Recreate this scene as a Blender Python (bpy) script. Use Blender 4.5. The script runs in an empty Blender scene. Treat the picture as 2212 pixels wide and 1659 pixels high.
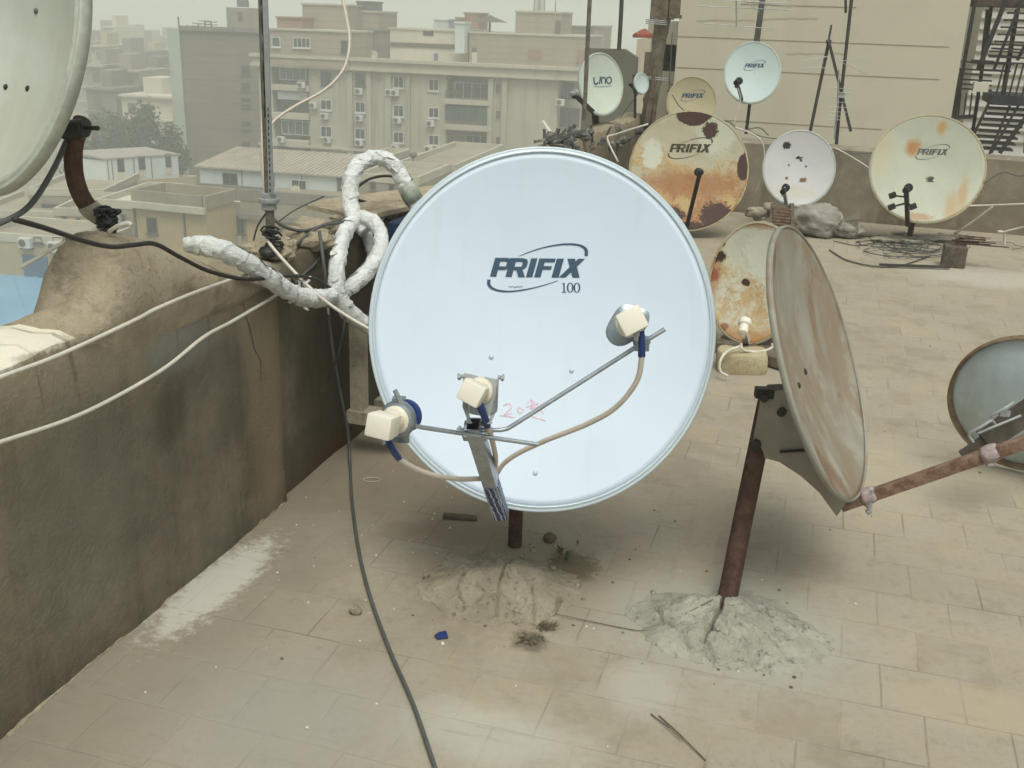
import bpy, math, random
from mathutils import Vector, Matrix, noise as mnoise
V = Vector
rnd = random.Random(11)
scene = bpy.context.scene
COL = scene.collection
UP = V((0, 0, 1))

# ------------------------------------------------------------------ camera model (picture units: 2212 x 1659)
F = 2246.6; CX, CY = 1106.0, 829.5; EYE = V((0, 0, 1.65)); PITCH = math.radians(19.4); ROLL = math.radians(2.0)
def ray(u, v):
    x = (u-CX)/F; y = -(v-CY)/F
    c, s = math.cos(ROLL), math.sin(ROLL)
    x, y = c*x - s*y, s*x + c*y
    return V((x, math.cos(PITCH)+y*math.sin(PITCH), -math.sin(PITCH)+y*math.cos(PITCH)))
def at(u, v, Y):
    r = ray(u, v); return EYE + r*(Y/r.y)
def atd(u, v, D): return EYE + ray(u, v)*D
def g(u, v, z=0.0):
    r = ray(u, v); return EYE + r*((z-EYE.z)/r.z)
def on(u, v, o, n):
    r = ray(u, v); return EYE + r*(((o-EYE).dot(n))/r.dot(n))
def depth(p):
    return (p-EYE).dot(V((0, math.cos(PITCH), -math.sin(PITCH))))
def nz(p, s, seed=0.0): return mnoise.noise(V((p[0]*s+seed, p[1]*s+seed*1.7, p[2]*s-seed)))

E1 = V((.283, .959, 0)).normalized(); E2 = V((E1.y, -E1.x, 0))     # the roof's own two directions
WO = V((-.79, 3.34, 0))                                             # a point on the foot of the parapet
def roof(t, s, z=0.0): return WO + E1*t + E2*s + UP*z

# ------------------------------------------------------------------ mesh builder
WM = {}
def world(o): return WM[o.name] if o is not None else Matrix.Identity(4)
class MB:
    def __init__(s): s.v = []; s.f = []
    def add(s, vs, fs):
        b = len(s.v); s.v += [V(p) for p in vs]; s.f += [tuple(i+b for i in f) for f in fs]; return s
    def box(s, c, size, ax=None):
        ax = ax or (V((1, 0, 0)), V((0, 1, 0)), V((0, 0, 1)))
        c = V(c); h = [a*(d*.5) for a, d in zip(ax, size)]
        vs = [c + h[0]*i + h[1]*j + h[2]*k for i in (-1, 1) for j in (-1, 1) for k in (-1, 1)]
        return s.add(vs, [(0, 1, 3, 2), (4, 6, 7, 5), (0, 4, 5, 1), (2, 3, 7, 6), (0, 2, 6, 4), (1, 5, 7, 3)])
    def bar(s, a, b, w, h, up=UP):
        a = V(a); b = V(b); d = (b-a); L = d.length; d.normalize()
        x = d.cross(up)
        if x.length < 1e-4: x = d.cross(V((0, 1, 0)))
        x.normalize(); y = x.cross(d)
        return s.box((a+b)/2, (w, h, L), (x, y, d))
    def prism(s, poly, d):
        n = len(poly); d = V(d); p = [V(q) for q in poly]
        fs = [tuple(range(n))[::-1], tuple(range(n, 2*n))] + [(i, (i+1) % n, n+(i+1) % n, n+i) for i in range(n)]
        return s.add(p + [q+d for q in p], fs)
    def tube(s, pts, r, n=8, cap=True, wob=0.0):
        pts = [V(p) for p in pts]; m = len(pts); rings = []
        rr = r if isinstance(r, (list, tuple)) else [r]*m
        t0 = (pts[1]-pts[0]).normalized(); a = t0.cross(UP)
        if a.length < 1e-3: a = t0.cross(V((1, 0, 0)))
        a.normalize(); vs = []
        for i in range(m):
            t = (pts[min(i+1, m-1)]-pts[max(i-1, 0)])
            if t.length < 1e-9: t = t0
            t.normalize(); a = a - t*a.dot(t); a.normalize(); b = t.cross(a)
            for k in range(n):
                q = 2*math.pi*k/n; R = rr[i]
                p = pts[i] + (a*math.cos(q) + b*math.sin(q))*R
                if wob: p = pts[i] + (p-pts[i])*(1+wob*nz(p, 26)+wob*.7*nz(p, 70, 3))
                vs.append(p)
        fs = [(i*n+k, i*n+(k+1) % n, (i+1)*n+(k+1) % n, (i+1)*n+k) for i in range(m-1) for k in range(n)]
        if cap: fs += [tuple(range(n))[::-1], tuple(range((m-1)*n, m*n))]
        return s.add(vs, fs)
    def rings(s, rings, close=True, cap=(True, True)):
        n = len(rings[0]); vs = [p for r in rings for p in r]; m = len(rings); fs = []
        for i in range(m-1):
            for k in range(n if close else n-1):
                fs.append((i*n+k, i*n+(k+1) % n, (i+1)*n+(k+1) % n, (i+1)*n+k))
        if cap[0]: fs.append(tuple(range(n))[::-1])
        if cap[1]: fs.append(tuple(range((m-1)*n, m*n)))
        return s.add(vs, fs)
    def lathe(s, c, axis, prof, n=16, ref=None):
        axis = V(axis).normalized(); a = axis.cross(ref or UP)
        if a.length < 1e-3: a = axis.cross(V((1, 0, 0)))
        a.normalize(); b = axis.cross(a)
        R = [[V(c) + axis*h + (a*math.cos(2*math.pi*k/n)+b*math.sin(2*math.pi*k/n))*max(r, 1e-5) for k in range(n)] for r, h in prof]
        return s.rings(R)
    def rock(s, c, r, seed=0, n=8, m=6, flat=.7, amp=.35):
        c = V(c); vs = [c + V((0, 0, -r*flat))]; 
        R = []
        for i in range(1, m):
            th = math.pi*i/m; ring = []
            for k in range(n):
                ph = 2*math.pi*k/n
                d = V((math.sin(th)*math.cos(ph), math.sin(th)*math.sin(ph), -math.cos(th)*flat))
                ring.append(c + d*r*(1+amp*nz(d*1.0, 1.7, seed)))
            R.append(ring)
        return s.rings(R)
    def build(s, name, mat, parent=None, M=None, smooth=False, origin=None, bevel=0.0, fixn=True):
        me = bpy.data.meshes.new(name)
        o = bpy.data.objects.new(name, me); COL.objects.link(o)
        pw = world(parent)
        if M is not None:               # vertices are given in frame M
            W = M.copy(); vs = s.v
        elif parent is not None:        # world vertices, object takes its parent's frame
            W = pw.copy(); inv = W.inverted(); vs = [inv @ p for p in s.v]
        else:
            c = origin
            if c is None:
                lo = V([min(p[i] for p in s.v) for i in range(3)]); hi = V([max(p[i] for p in s.v) for i in range(3)])
                c = V(((lo.x+hi.x)/2, (lo.y+hi.y)/2, lo.z))
            W = Matrix.Translation(c); vs = [p-V(c) for p in s.v]
        me.from_pydata([tuple(p) for p in vs], [], s.f); me.update()
        if fixn:
            import bmesh
            bm = bmesh.new(); bm.from_mesh(me); bmesh.ops.recalc_face_normals(bm, faces=bm.faces)
            if bevel: bmesh.ops.bevel(bm, geom=list(bm.edges), offset=bevel, segments=2, affect='EDGES', profile=.6)
            bm.to_mesh(me); bm.free()
        if smooth: me.polygons.foreach_set('use_smooth', [True]*len(me.polygons))
        if smooth == 'auto':
            import bmesh
            bm = bmesh.new(); bm.from_mesh(me)
            for e in bm.edges:
                if len(e.link_faces) == 2 and e.calc_face_angle(0) > math.radians(38): e.smooth = False
            bm.to_mesh(me); bm.free()
        if isinstance(mat, (list, tuple)):
            for m_ in mat: me.materials.append(m_)
        elif mat: me.materials.append(mat)
        if parent is not None:
            o.parent = parent; o.matrix_local = pw.inverted() @ W
        else: o.matrix_world = W
        WM[o.name] = W
        return o
def tag(o, label, cat, group=None, kind=None):
    if label: o['label'] = label
    if cat: o['category'] = cat
    if group: o['group'] = group
    if kind: o['kind'] = kind
    return o
def thing(name, loc, label, cat, group=None, M=None):
    o = bpy.data.objects.new(name, None); COL.objects.link(o); o.empty_display_size = .1
    W = M if M is not None else Matrix.Translation(V(loc)); o.matrix_world = W; WM[o.name] = W
    return tag(o, label, cat, group)
def structure(o): o['kind'] = 'structure'; return o
def copy_tree(o, parent=None):
    c = o.copy(); COL.objects.link(c); WM[c.name] = WM[o.name].copy()
    if parent is not None: c.parent = parent
    for ch in list(o.children): copy_tree(ch, c)
    return c
def frame(c, x, y, z):
    return Matrix(((x.x, y.x, z.x, c.x), (x.y, y.y, z.y, c.y), (x.z, y.z, z.z, c.z), (0, 0, 0, 1)))
def smoothpath(pts, k=6):
    """Catmull-Rom through the points"""
    pts = [V(p) for p in pts]; out = []
    P = [pts[0]*2-pts[1]] + pts + [pts[-1]*2-pts[-2]]
    for i in range(1, len(P)-2):
        for j in range(k):
            t = j/k; a, b, c, d = P[i-1], P[i], P[i+1], P[i+2]
            out.append(.5*((2*b) + (c-a)*t + (2*a-5*b+4*c-d)*t*t + (3*b-a-3*c+d)*t*t*t))
    out.append(pts[-1]); return out

# ------------------------------------------------------------------ materials
class NT:
    def __init__(s, name):
        s.m = bpy.data.materials.new(name); s.m.use_nodes = True; s.t = s.m.node_tree; s.t.nodes.clear()
        s.out = s.t.nodes.new('ShaderNodeOutputMaterial'); s.p = s.t.nodes.new('ShaderNodeBsdfPrincipled')
        s.t.links.new(s.p.outputs[0], s.out.inputs[0])
    def n(s, ty, **kw):
        x = s.t.nodes.new(ty)
        for k, v in kw.items(): setattr(x, k, v)
        return x
    def put(s, inp, val):
        if isinstance(val, bpy.types.NodeSocket): s.t.links.new(val, inp)
        elif isinstance(val, (tuple, list)):
            try: inp.default_value = val
            except Exception: inp.default_value = (*val, 1.0)
        else: inp.default_value = val
    def pos(s): return s.n('ShaderNodeNewGeometry').outputs['Position']
    def obj(s): return s.n('ShaderNodeTexCoord').outputs['Object']
    def map(s, v, scale=(1, 1, 1), rot=(0, 0, 0), loc=(0, 0, 0)):
        x = s.n('ShaderNodeMapping'); s.put(x.inputs['Vector'], v)
        x.inputs['Scale'].default_value = scale; x.inputs['Rotation'].default_value = rot; x.inputs['Location'].default_value = loc
        return x.outputs[0]
    def noise(s, v, scale, detail=4, rough=.6, dist=0.0):
        x = s.n('ShaderNodeTexNoise'); s.put(x.inputs['Vector'], v)
        x.inputs['Scale'].default_value = scale; x.inputs['Detail'].default_value = detail
        x.inputs['Roughness'].default_value = rough; x.inputs['Distortion'].default_value = dist
        return x.outputs[0]
    def voro(s, v, scale, feat='F1'):
        x = s.n('ShaderNodeTexVoronoi', feature=feat); s.put(x.inputs['Vector'], v); x.inputs['Scale'].default_value = scale
        return x.outputs['Distance']
    def math(s, op, a, b=0.0, c=None):
        x = s.n('ShaderNodeMath', operation=op); s.put(x.inputs[0], a); s.put(x.inputs[1], b)
        if c is not None: s.put(x.inputs[2], c)
        return x.outputs[0]
    def rng(s, v, a, b, c=0.0, d=1.0, smooth=True):
        x = s.n('ShaderNodeMapRange', interpolation_type='SMOOTHSTEP' if smooth else 'LINEAR')
        s.put(x.inputs['Value'], v)
        for k, q in zip(('From Min', 'From Max', 'To Min', 'To Max'), (a, b, c, d)): s.put(x.inputs[k], q)
        return x.outputs[0]
    def mix(s, f, a, b, mode='MIX'):
        x = s.n('ShaderNodeMix', data_type='RGBA', blend_type=mode)
        s.put(x.inputs[0], f)
        for i, q in ((6, a), (7, b)):
            if isinstance(q, (tuple, list)) and len(q) == 3: q = (*q, 1.0)
            s.put(x.inputs[i], q)
        return x.outputs[2]
    def sep(s, v):
        x = s.n('ShaderNodeSeparateXYZ'); s.put(x.inputs[0], v); return x.outputs
    def comb(s, a, b, c):
        x = s.n('ShaderNodeCombineXYZ')
        for i, q in enumerate((a, b, c)): s.put(x.inputs[i], q)
        return x.outputs[0]
    def vlen(s, v):
        x = s.n('ShaderNodeVectorMath', operation='LENGTH'); s.put(x.inputs[0], v); return x.outputs['Value']
    def spot(s, v, c, r, nz_, amp=.5, edge=.15, rot=0.0):
        """mask of one ragged patch: centre c, radii r (flat third radius ignored when None)"""
        q = s.map(v, rot=(0, 0, 0), loc=(-c[0], -c[1], -(c[2] if len(c) > 2 else 0)))
        if rot: q = s.map(q, rot=(0, 0, -rot))
        q = s.map(q, scale=(1/r[0], 1/r[1], (1/r[2] if len(r) > 2 else 0)))
        d = s.math('ADD', s.vlen(q), s.math('MULTIPLY', s.math('SUBTRACT', nz_, .5), amp*2))
        return s.rng(d, 1+edge, 1-edge)
    def bump(s, h, strength=.3, dist=.01, prev=None):
        x = s.n('ShaderNodeBump'); s.put(x.inputs['Height'], h)
        x.inputs['Strength'].default_value = strength; x.inputs['Distance'].default_value = dist
        if prev is not None: s.put(x.inputs['Normal'], prev)
        return x.outputs[0]
    def end(s, col=None, rough=None, metal=None, normal=None, spec=None):
        p = s.p
        if col is not None: s.put(p.inputs['Base Color'], (*col, 1.0) if isinstance(col, (tuple, list)) and len(col) == 3 else col)
        if rough is not None: s.put(p.inputs['Roughness'], rough)
        if metal is not None: s.put(p.inputs['Metallic'], metal)
        if normal is not None: s.put(p.inputs['Normal'], normal)
        if spec is not None: p.inputs['Specular IOR Level'].default_value = spec
        return s.m
def srgb(r, g_, b):
    f = lambda c: c/12.92 if c <= .04045 else ((c+.055)/1.055)**2.4
    return tuple(f(c/255) for c in (r, g_, b))
def plain(name, col, rough=.6, metal=0.0, var=.15, scale=8.0, bump=0.0, dirt=None, spec=.3, fine=60.0):
    """one colour broken up by soft wear, optional dirt colour in ragged patches"""
    m = NT(name); v = m.obj()
    n1 = m.noise(v, scale, 5, .65); n2 = m.noise(v, fine, 3, .6)
    k = m.math('ADD', m.math('MULTIPLY', n1, .7), m.math('MULTIPLY', n2, .3))
    c = m.mix(m.rng(k, .3, .7), tuple(x*(1-var) for x in col), tuple(min(1, x*(1+var)) for x in col))
    if dirt:
        dc, th = dirt
        c = m.mix(m.rng(m.noise(v, scale*1.7, 6, .7), th, th+.12), c, dc)
    nrm = m.bump(k, bump, .01) if bump else None
    return m.end(c, rough, metal, nrm, spec)
HAZE_COL = (.95, .975, .91, 1); HAZE_DEN = .0036
SUN_DIR = (.08, -.42, .90); SUN_STR = 1.2
SKY_SAT = .30; SKY_TINT = (.95, 1.0, .94, 1); SKY_STR = .115; EXPOSURE = 0.24
HAZE_TOP = 16
# ---- the roof floor: small cement tiles under dust, laid along the parapet
def floor_material():
    m = NT('dusty_tile'); p = m.pos()
    ang = math.atan2(E1.x, E1.y)
    q = m.map(p, rot=(0, 0, ang))                  # x along E2, y along E1
    warp = m.n('ShaderNodeTexNoise'); m.put(warp.inputs['Vector'], p); warp.inputs['Scale'].default_value = 3.0
    wv = m.n('ShaderNodeVectorMath', operation='MULTIPLY_ADD'); m.put(wv.inputs[0], warp.outputs[1])
    wv.inputs[1].default_value = (.012, .012, 0); m.put(wv.inputs[2], q)
    br = m.n('ShaderNodeTexBrick'); m.put(br.inputs['Vector'], wv.outputs[0])
    br.offset = .5; br.squash = 1.0
    for k, x in (('Scale', 1.0), ('Mortar Size', .0038), ('Mortar Smooth', .6), ('Brick Width', .205), ('Row Height', .205), ('Bias', 0.0)): br.inputs[k].default_value = x
    br.inputs['Color1'].default_value = (.0, .0, .0, 1); br.inputs['Color2'].default_value = (1, 1, 1, 1); br.inputs['Mortar'].default_value = (.5, .5, .5, 1)
    tile = m.sep(br.outputs['Color'])[0]; mort = br.outputs['Fac']
    n1 = m.noise(p, .9, 6, .6); n2 = m.noise(p, 4.5, 6, .65); n3 = m.noise(p, 45, 4, .7); n4 = m.noise(p, 160, 3, .7)
    c = m.mix(m.rng(n1, .3, .7), FLOOR_A, FLOOR_B)
    c = m.mix(m.math('MULTIPLY', m.rng(n2, .35, .75), .55), c, FLOOR_C)
    nd = m.noise(m.map(p, loc=(11, 5, 0)), 2.1, 7, .72); c = m.mix(m.math('MULTIPLY', m.rng(nd, .51, .64), .5), c, (.235, .203, .148)); ne = m.noise(m.map(p, loc=(4, 9, 0)), 8.5, 8, .8); c = m.mix(m.math('MULTIPLY', m.rng(ne, .55, .64), .38), c, (.20, .168, .118)); ns = m.noise(m.map(q, scale=(9, 1.5, 1), loc=(2, 1, 0)), 6, 4, .7); c = m.mix(m.math('MULTIPLY', m.rng(ns, .62, .70), .3), c, (.44, .39, .30)); c = m.mix(m.math('MULTIPLY', m.rng(nd, .47, .33), .4), c, (.38, .345, .27))
    tl = m.math('MULTIPLY', m.math('SUBTRACT', tile, .5), m.rng(n2, .75, .35))
    c = m.mix(m.math('MULTIPLY', m.rng(tl, .15, .5), .35), c, (.40, .33, .215))
    c = m.mix(m.math('MULTIPLY', m.rng(tl, -.1, -.5), .35), c, (.225, .19, .14))
    c = m.mix(m.math('MULTIPLY', m.rng(n3, .45, .75), .30), c, (.23, .19, .135))
    c = m.mix(m.math('MULTIPLY', m.rng(n4, .64, .74), .25), c, (.45, .40, .31))
    # joints: mostly filled with dust, dark only here and there
    jn = m.rng(m.noise(p, 2.2, 4, .6), .42, .62)
    c = m.mix(m.math('MULTIPLY', mort, m.math('MULTIPLY', jn, .6)), c, (.15, .128, .092))
    jl = m.rng(m.noise(m.map(p, loc=(7, 3, 0)), 1.6, 3, .6), .5, .65)
    c = m.mix(m.math('MULTIPLY', mort, m.math('MULTIPLY', jl, .5)), c, (.42, .38, .29))
    big = m.noise(p, 7, 6, .75); fine = m.noise(p, 26, 6, .75)
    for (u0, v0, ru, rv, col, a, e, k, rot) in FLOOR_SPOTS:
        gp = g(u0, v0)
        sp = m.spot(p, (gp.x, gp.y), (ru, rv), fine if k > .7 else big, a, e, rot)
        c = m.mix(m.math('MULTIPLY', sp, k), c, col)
    # scuffs dragged over the far part of the floor
    sc = m.noise(m.map(q, scale=(1.2, 14, 1)), 2.2, 5, .7)
    c = m.mix(m.math('MULTIPLY', m.rng(sc, .58, .72), .35), c, (.22, .185, .13))
    h = m.math('ADD', m.math('MULTIPLY', n3, .5), m.math('ADD', m.math('MULTIPLY', n4, .25), m.math('MULTIPLY', mort, -.5)))
    return m.end(c, .9, 0, m.bump(h, .35, .006), .15)
FLOOR_A = (.315, .27, .202); FLOOR_B = (.378, .325, .247); FLOOR_C = (.315, .295, .235)
DIRT = (.13, .105, .07)
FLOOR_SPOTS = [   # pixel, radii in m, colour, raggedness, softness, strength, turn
    (330, 1420, .26, 1.1, (.20, .178, .135), .5, .6, .55, -.29), (690, 1030, .26, .5, (.17, .14, .10), .5, .6, .55, -.29),  # broad dark spots paint in the shade along the wall foot
    (468, 1262, .085, .29, (.53, .515, .455), 1.25, .35, .75, -.30),
    (1390, 1490, .09, .12, (.42, .41, .36), .6, .5, .55, 0),
    (1060, 1590, .22, .11, (.44, .43, .365), .8, .5, .6, -.3),
    (620, 1560, .30, .25, (.30, .29, .255), .6, .6, .6, -.3),
    (1095, 1255, .33, .27, (.255, .215, .15), .8, .35, .75, 0),
    (1235, 1225, .08, .09, (.12, .095, .05), .9, .4, .75, 0),
    (1145, 1385, .05, .05, (.11, .09, .06), 1.0, .4, .75, 0),
    (1180, 1352, .045, .03, (.15, .12, .08), 1.0, .4, .7, 0),
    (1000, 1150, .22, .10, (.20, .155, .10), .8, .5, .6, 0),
    (1575, 1355, .36, .29, (.345, .34, .285), .8, .35, .75, -.29),
    (930, 1040, .40, .35, (.24, .195, .14), .5, .6, .45, -.3),  # shade under the clean dish, painted as a darker spot
    (1900, 1020, .5, .3, (.43, .38, .28), .6, .6, .5, 0),
    (2100, 1530, .22, .10, (.40, .345, .245), .3, .35, .5, -.28),
    (2140, 600, .5, .3, (.50, .47, .40), .7, .5, .5, -.28),
]
def concrete_wall():
    m = NT('dark_render'); p = m.pos(); z = m.sep(p)[2]
    n1 = m.noise(p, 2.4, 7, .66); n2 = m.noise(p, 11, 6, .7); n3 = m.noise(p, 70, 4, .7)
    st = m.noise(m.map(p, scale=(9, 9, .8)), 1.0, 5, .65)
    c = m.mix(m.rng(n1, .3, .7), (.13, .114, .079), (.228, .197, .142))
    c = m.mix(m.math('MULTIPLY', m.rng(n2, .42, .72), .55), c, (.135, .122, .092))
    c = m.mix(m.math('MULTIPLY', m.rng(st, .48, .72), .55), c, (.085, .072, .047))
    c = m.mix(m.math('MULTIPLY', m.rng(n3, .52, .72), .25), c, (.20, .178, .135)); n5 = m.noise(m.map(p, scale=(1, 1, .6)), 26, 6, .75); c = m.mix(m.math('MULTIPLY', m.rng(n5, .55, .70), .16), c, (.06, .055, .04))
    pale = m.math('MULTIPLY', m.rng(m.math('ADD', z, m.math('MULTIPLY', m.math('SUBTRACT', n2, .5), .30)), .60, .88), .85)
    c = m.mix(pale, c, (.30, .255, .18))
    q = m.map(p, loc=(-WO.x, -WO.y, 0)); q = m.map(q, rot=(0, 0, math.atan2(E1.x, E1.y)))   # x across the wall, y along it
    t = m.sep(q)[1]
    # whitewash left on the near part of the top, a grey-blue patch under the hump, a brown stain by the crack
    ww = m.math('MULTIPLY', m.rng(m.math('ADD', t, m.math('MULTIPLY', m.math('SUBTRACT', n2, .5), .5)), -.62, -.78),
                m.rng(m.math('ADD', z, m.math('MULTIPLY', m.math('SUBTRACT', n2, .5), .12)), .855, .885))
    c = m.mix(ww, c, (.70, .66, .54))
    sp = m.spot(q, (0, -.52, .74), (9, .16, .07), n2, .8, .35); c = m.mix(m.math('MULTIPLY', sp, .6), c, (.21, .22, .205))
    sp = m.spot(q, (0, -.02, .35), (9, .07, .5), n2, .8, .5); c = m.mix(m.math('MULTIPLY', sp, .5), c, (.20, .155, .10))
    sp = m.spot(q, (0, -.18, .22), (9, .06, .12), n2, 1.0, .3); c = m.mix(m.math('MULTIPLY', sp, .5), c, (.05, .042, .028))
    sp = m.spot(q, (0, -.09, .45), (9, .13, .55), st, .6, .5); c = m.mix(m.math('MULTIPLY', sp, .55), c, (.27, .215, .14))
    sp = m.spot(q, (0, .62, .3), (9, .5, .9), n1, .5, .4); c = m.mix(m.math('MULTIPLY', sp, .75), c, (.045, .036, .022))  # recess past the step painted darker, for occlusion and dirt
    sp = m.spot(q, (0, .5, .02), (9, .35, .06), n2, .8, .4); c = m.mix(m.math('MULTIPLY', sp, .5), c, (.10, .055, .03))
    h = m.math('ADD', n2, m.math('MULTIPLY', n3, .6))
    sp = m.spot(q, (0, -1.0, .42), (9, .22, .30), n2, .7, .5); c = m.mix(m.math('MULTIPLY', sp, .4), c, (.20, .19, .145))
    sp = m.spot(q, (0, -.62, .55), (9, .07, .10), n2, .8, .5); c = m.mix(m.math('MULTIPLY', sp, .5), c, (.06, .055, .04))
    drip = m.noise(m.map(q, scale=(1, 26, 1.6)), 1.0, 4, .6); c = m.mix(m.math('MULTIPLY', m.math('MULTIPLY', m.rng(drip, .58, .68), m.rng(z, .35, .8)), .45), c, (.075, .064, .042))
    return m.end(c, .92, 0, m.bump(h, .5, .013), .12)
def mound_cement(name, a, b, dark, stain=.25):
    m = NT(name); p = m.pos()
    n1 = m.noise(p, 9, 6, .65); n2 = m.noise(p, 45, 5, .75); _ = 0
    c = m.mix(m.rng(n1, .3, .7), a, b)
    c = m.mix(m.math('MULTIPLY', m.rng(n2, .54, .66), .6), c, dark)
    big_ = m.noise(m.map(p, scale=(1, 1, 2.2)), 5.5, 6, .7); c = m.mix(m.math('MULTIPLY', m.rng(big_, .52, .68), stain), c, tuple(x*.55 for x in a))
    n3 = m.noise(p, 110, 4, .75); pit = m.rng(m.math('ADD', m.math('MULTIPLY', n2, .6), m.math('MULTIPLY', n3, .4)), .37, .31)
    c = m.mix(m.math('MULTIPLY', pit, .55), c, dark)
    h = m.math('SUBTRACT', m.math('ADD', n2, m.math('MULTIPLY', n3, .5)), m.math('MULTIPLY', pit, .8))
    return m.end(c, .95, 0, m.bump(h, .8, .012), .1)
def dish_paint(name, base, rough=.4, rust=0.0, specks=0.0, spots=(), streak=0.0, dirt=.1, rimrust=None, fade=None):
    m = NT(name); v = m.obj()
    n1 = m.noise(v, 3.5, 6, .65); n2 = m.noise(v, 14, 6, .7); n3 = m.noise(v, 55, 4, .75)
    c = m.mix(m.rng(n1, .3, .7), tuple(x*(1-dirt) for x in base), base)
    if fade:
        c = m.mix(m.math('MULTIPLY', m.rng(m.noise(m.map(v, loc=(3, 5, 1)), 2.2, 5, .6), .42, .62), fade[1]), c, fade[0])
    if streak:
        st = m.noise(m.map(v, scale=(3.2, .55, 1)), 2.6, 6, .62)
        c = m.mix(m.math('MULTIPLY', m.rng(st, .5, .66), streak), c, (.27, .17, .10))
        st2 = m.noise(m.map(v, scale=(5, .6, 1), loc=(4, 2, 0)), 1.9, 6, .62)
        c = m.mix(m.math('MULTIPLY', m.rng(st2, .5, .7), streak*.8), c, (.20, .18, .15))
    if rust:
        k = m.math('ADD', m.math('MULTIPLY', n1, .45), m.math('ADD', m.math('MULTIPLY', n2, .35), m.math('MULTIPLY', n3, .2)))
        c = m.mix(m.rng(k, .64-rust*.25, .72-rust*.25), c, m.mix(m.rng(n2, .35, .7), (.52, .31, .12), (.30, .13, .06)))
    if specks:
        c = m.mix(m.rng(m.math('ADD', m.math('MULTIPLY', n3, .8), m.math('MULTIPLY', n1, .2)), .74-specks*.24, .79-specks*.24), c, (.30, .13, .05))
    for (x, y, rx, ry, col, amp, edge, k) in spots:
        sp = m.spot(v, (x, y), (rx, ry), n3 if amp > .8 else n2, amp, edge)
        c = m.mix(m.math('MULTIPLY', sp, k), c, col)
    return m.end(c, rough, 0, m.bump(n3, .05, .002) if (rust or streak) else None, .35)
def rust_steel(name, a=(.10, .045, .028), b=(.20, .095, .055), rough=.8):
    m = NT(name); v = m.obj(); n = m.noise(v, 22, 6, .7); n2 = m.noise(v, 120, 3, .7)
    return m.end(m.mix(m.rng(m.math('ADD', m.math('MULTIPLY', n, .7), m.math('MULTIPLY', n2, .3)), .38, .64), a, b), rough, .1, m.bump(n2, .3, .003), .25)
def galv(name='zinc_steel', col=(.46, .48, .48)):
    m = NT(name); v = m.obj(); n = m.noise(v, 40, 5, .7)
    return m.end(m.mix(m.rng(n, .3, .7), tuple(x*.72 for x in col), col), .36, .75, None, .4)
def stripe_wrap():
    m = NT('striped_wrap'); v = m.obj()
    w = m.n('ShaderNodeTexWave', wave_type='BANDS', bands_direction='DIAGONAL'); m.put(w.inputs['Vector'], v)
    w.inputs['Scale'].default_value = 46; w.inputs['Distortion'].default_value = 2.5
    c = m.mix(m.rng(w.outputs[1], .74, .9), (.022, .04, .15), (.45, .50, .62))
    return m.end(c, .35, 0, m.bump(w.outputs[1], .4, .003), .4)
def wrap_tape():
    m = NT('white_wrap'); v = m.obj(); n = m.noise(v, 16, 6, .7); n2 = m.noise(m.map(v, scale=(1, 1, 3)), 60, 4, .7)
    c = m.mix(m.rng(n, .3, .75), (.66, .68, .65), (.86, .88, .87))
    c = m.mix(m.math('MULTIPLY', m.rng(n2, .56, .7), .5), c, (.26, .24, .19))
    return m.end(c, .42, 0, m.bump(m.math('ADD', n2, n), .7, .012), .4)
def facade(name, col, var=.12, streak=.25, brick=None):
    m = NT(name); p = m.pos()
    n1 = m.noise(p, .25, 6, .65); st = m.noise(m.map(p, scale=(1.2, 1.2, .08)), 1.0, 5, .65); n3 = m.noise(p, 2.2, 5, .7)
    c = m.mix(m.rng(n1, .3, .7), tuple(x*(1-var) for x in col), tuple(x*(1+var) for x in col))
    c = m.mix(m.math('MULTIPLY', m.rng(st, .48, .7), streak), c, tuple(x*.55 for x in col))
    c = m.mix(m.math('MULTIPLY', m.rng(n3, .5, .75), .2), c, tuple(x*.7 for x in col))
    if brick:
        z = m.sep(p)[2]
        w = m.n('ShaderNodeTexWave', wave_type='BANDS', bands_direction='Z'); m.put(w.inputs['Vector'], p); w.inputs['Scale'].default_value = .5; w.inputs['Distortion'].default_value = .3
        c = m.mix(m.math('MULTIPLY', m.rng(w.outputs[1], .1, .0), .3), c, tuple(x*.5 for x in col))
        c = m.mix(m.math('MULTIPLY', m.rng(m.noise(m.map(p, scale=(1, 1, 3)), 3.5, 3, .8), .5, .7), .35), c, brick)
    return m.end(c, .9, 0, None, .1)
def foliage(name, a, b):
    m = NT(name); n = m.noise(m.pos(), .55, 5, .7); n2 = m.noise(m.pos(), 6, 2, .5)
    return m.end(m.mix(m.rng(m.math('ADD', m.math('MULTIPLY', n, .6), m.math('MULTIPLY', n2, .4)), .38, .62), a, b), .75, 0, None, .2)

M = {}
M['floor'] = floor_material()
M['wall'] = concrete_wall()
def blotchy_wall():
    m = NT('back_render'); p = m.pos(); n1 = m.noise(p, 1.3, 6, .65); n2 = m.noise(p, 6, 6, .7); st = m.noise(m.map(p, scale=(3, 3, .7)), 1.3, 5, .65)
    c = m.mix(m.rng(n1, .32, .68), (.20, .175, .13), (.34, .30, .23)); c = m.mix(m.math('MULTIPLY', m.rng(st, .48, .68), .55), c, (.135, .112, .078))
    c = m.mix(m.math('MULTIPLY', m.rng(n2, .52, .72), .5), c, (.38, .34, .265))
    return m.end(c, .92, 0, m.bump(n2, .5, .015), .12)
M['backwall'] = blotchy_wall()
M['hump'] = mound_cement('hump_cement', (.36, .30, .21), (.46, .395, .29), (.25, .185, .115), .75)
M['grey_mound'] = mound_cement('grey_mound', (.31, .30, .245), (.43, .415, .345), (.09, .088, .065))
M['sand_mound'] = mound_cement('sand_mound', (.29, .25, .18), (.40, .35, .265), (.10, .08, .05))
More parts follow.
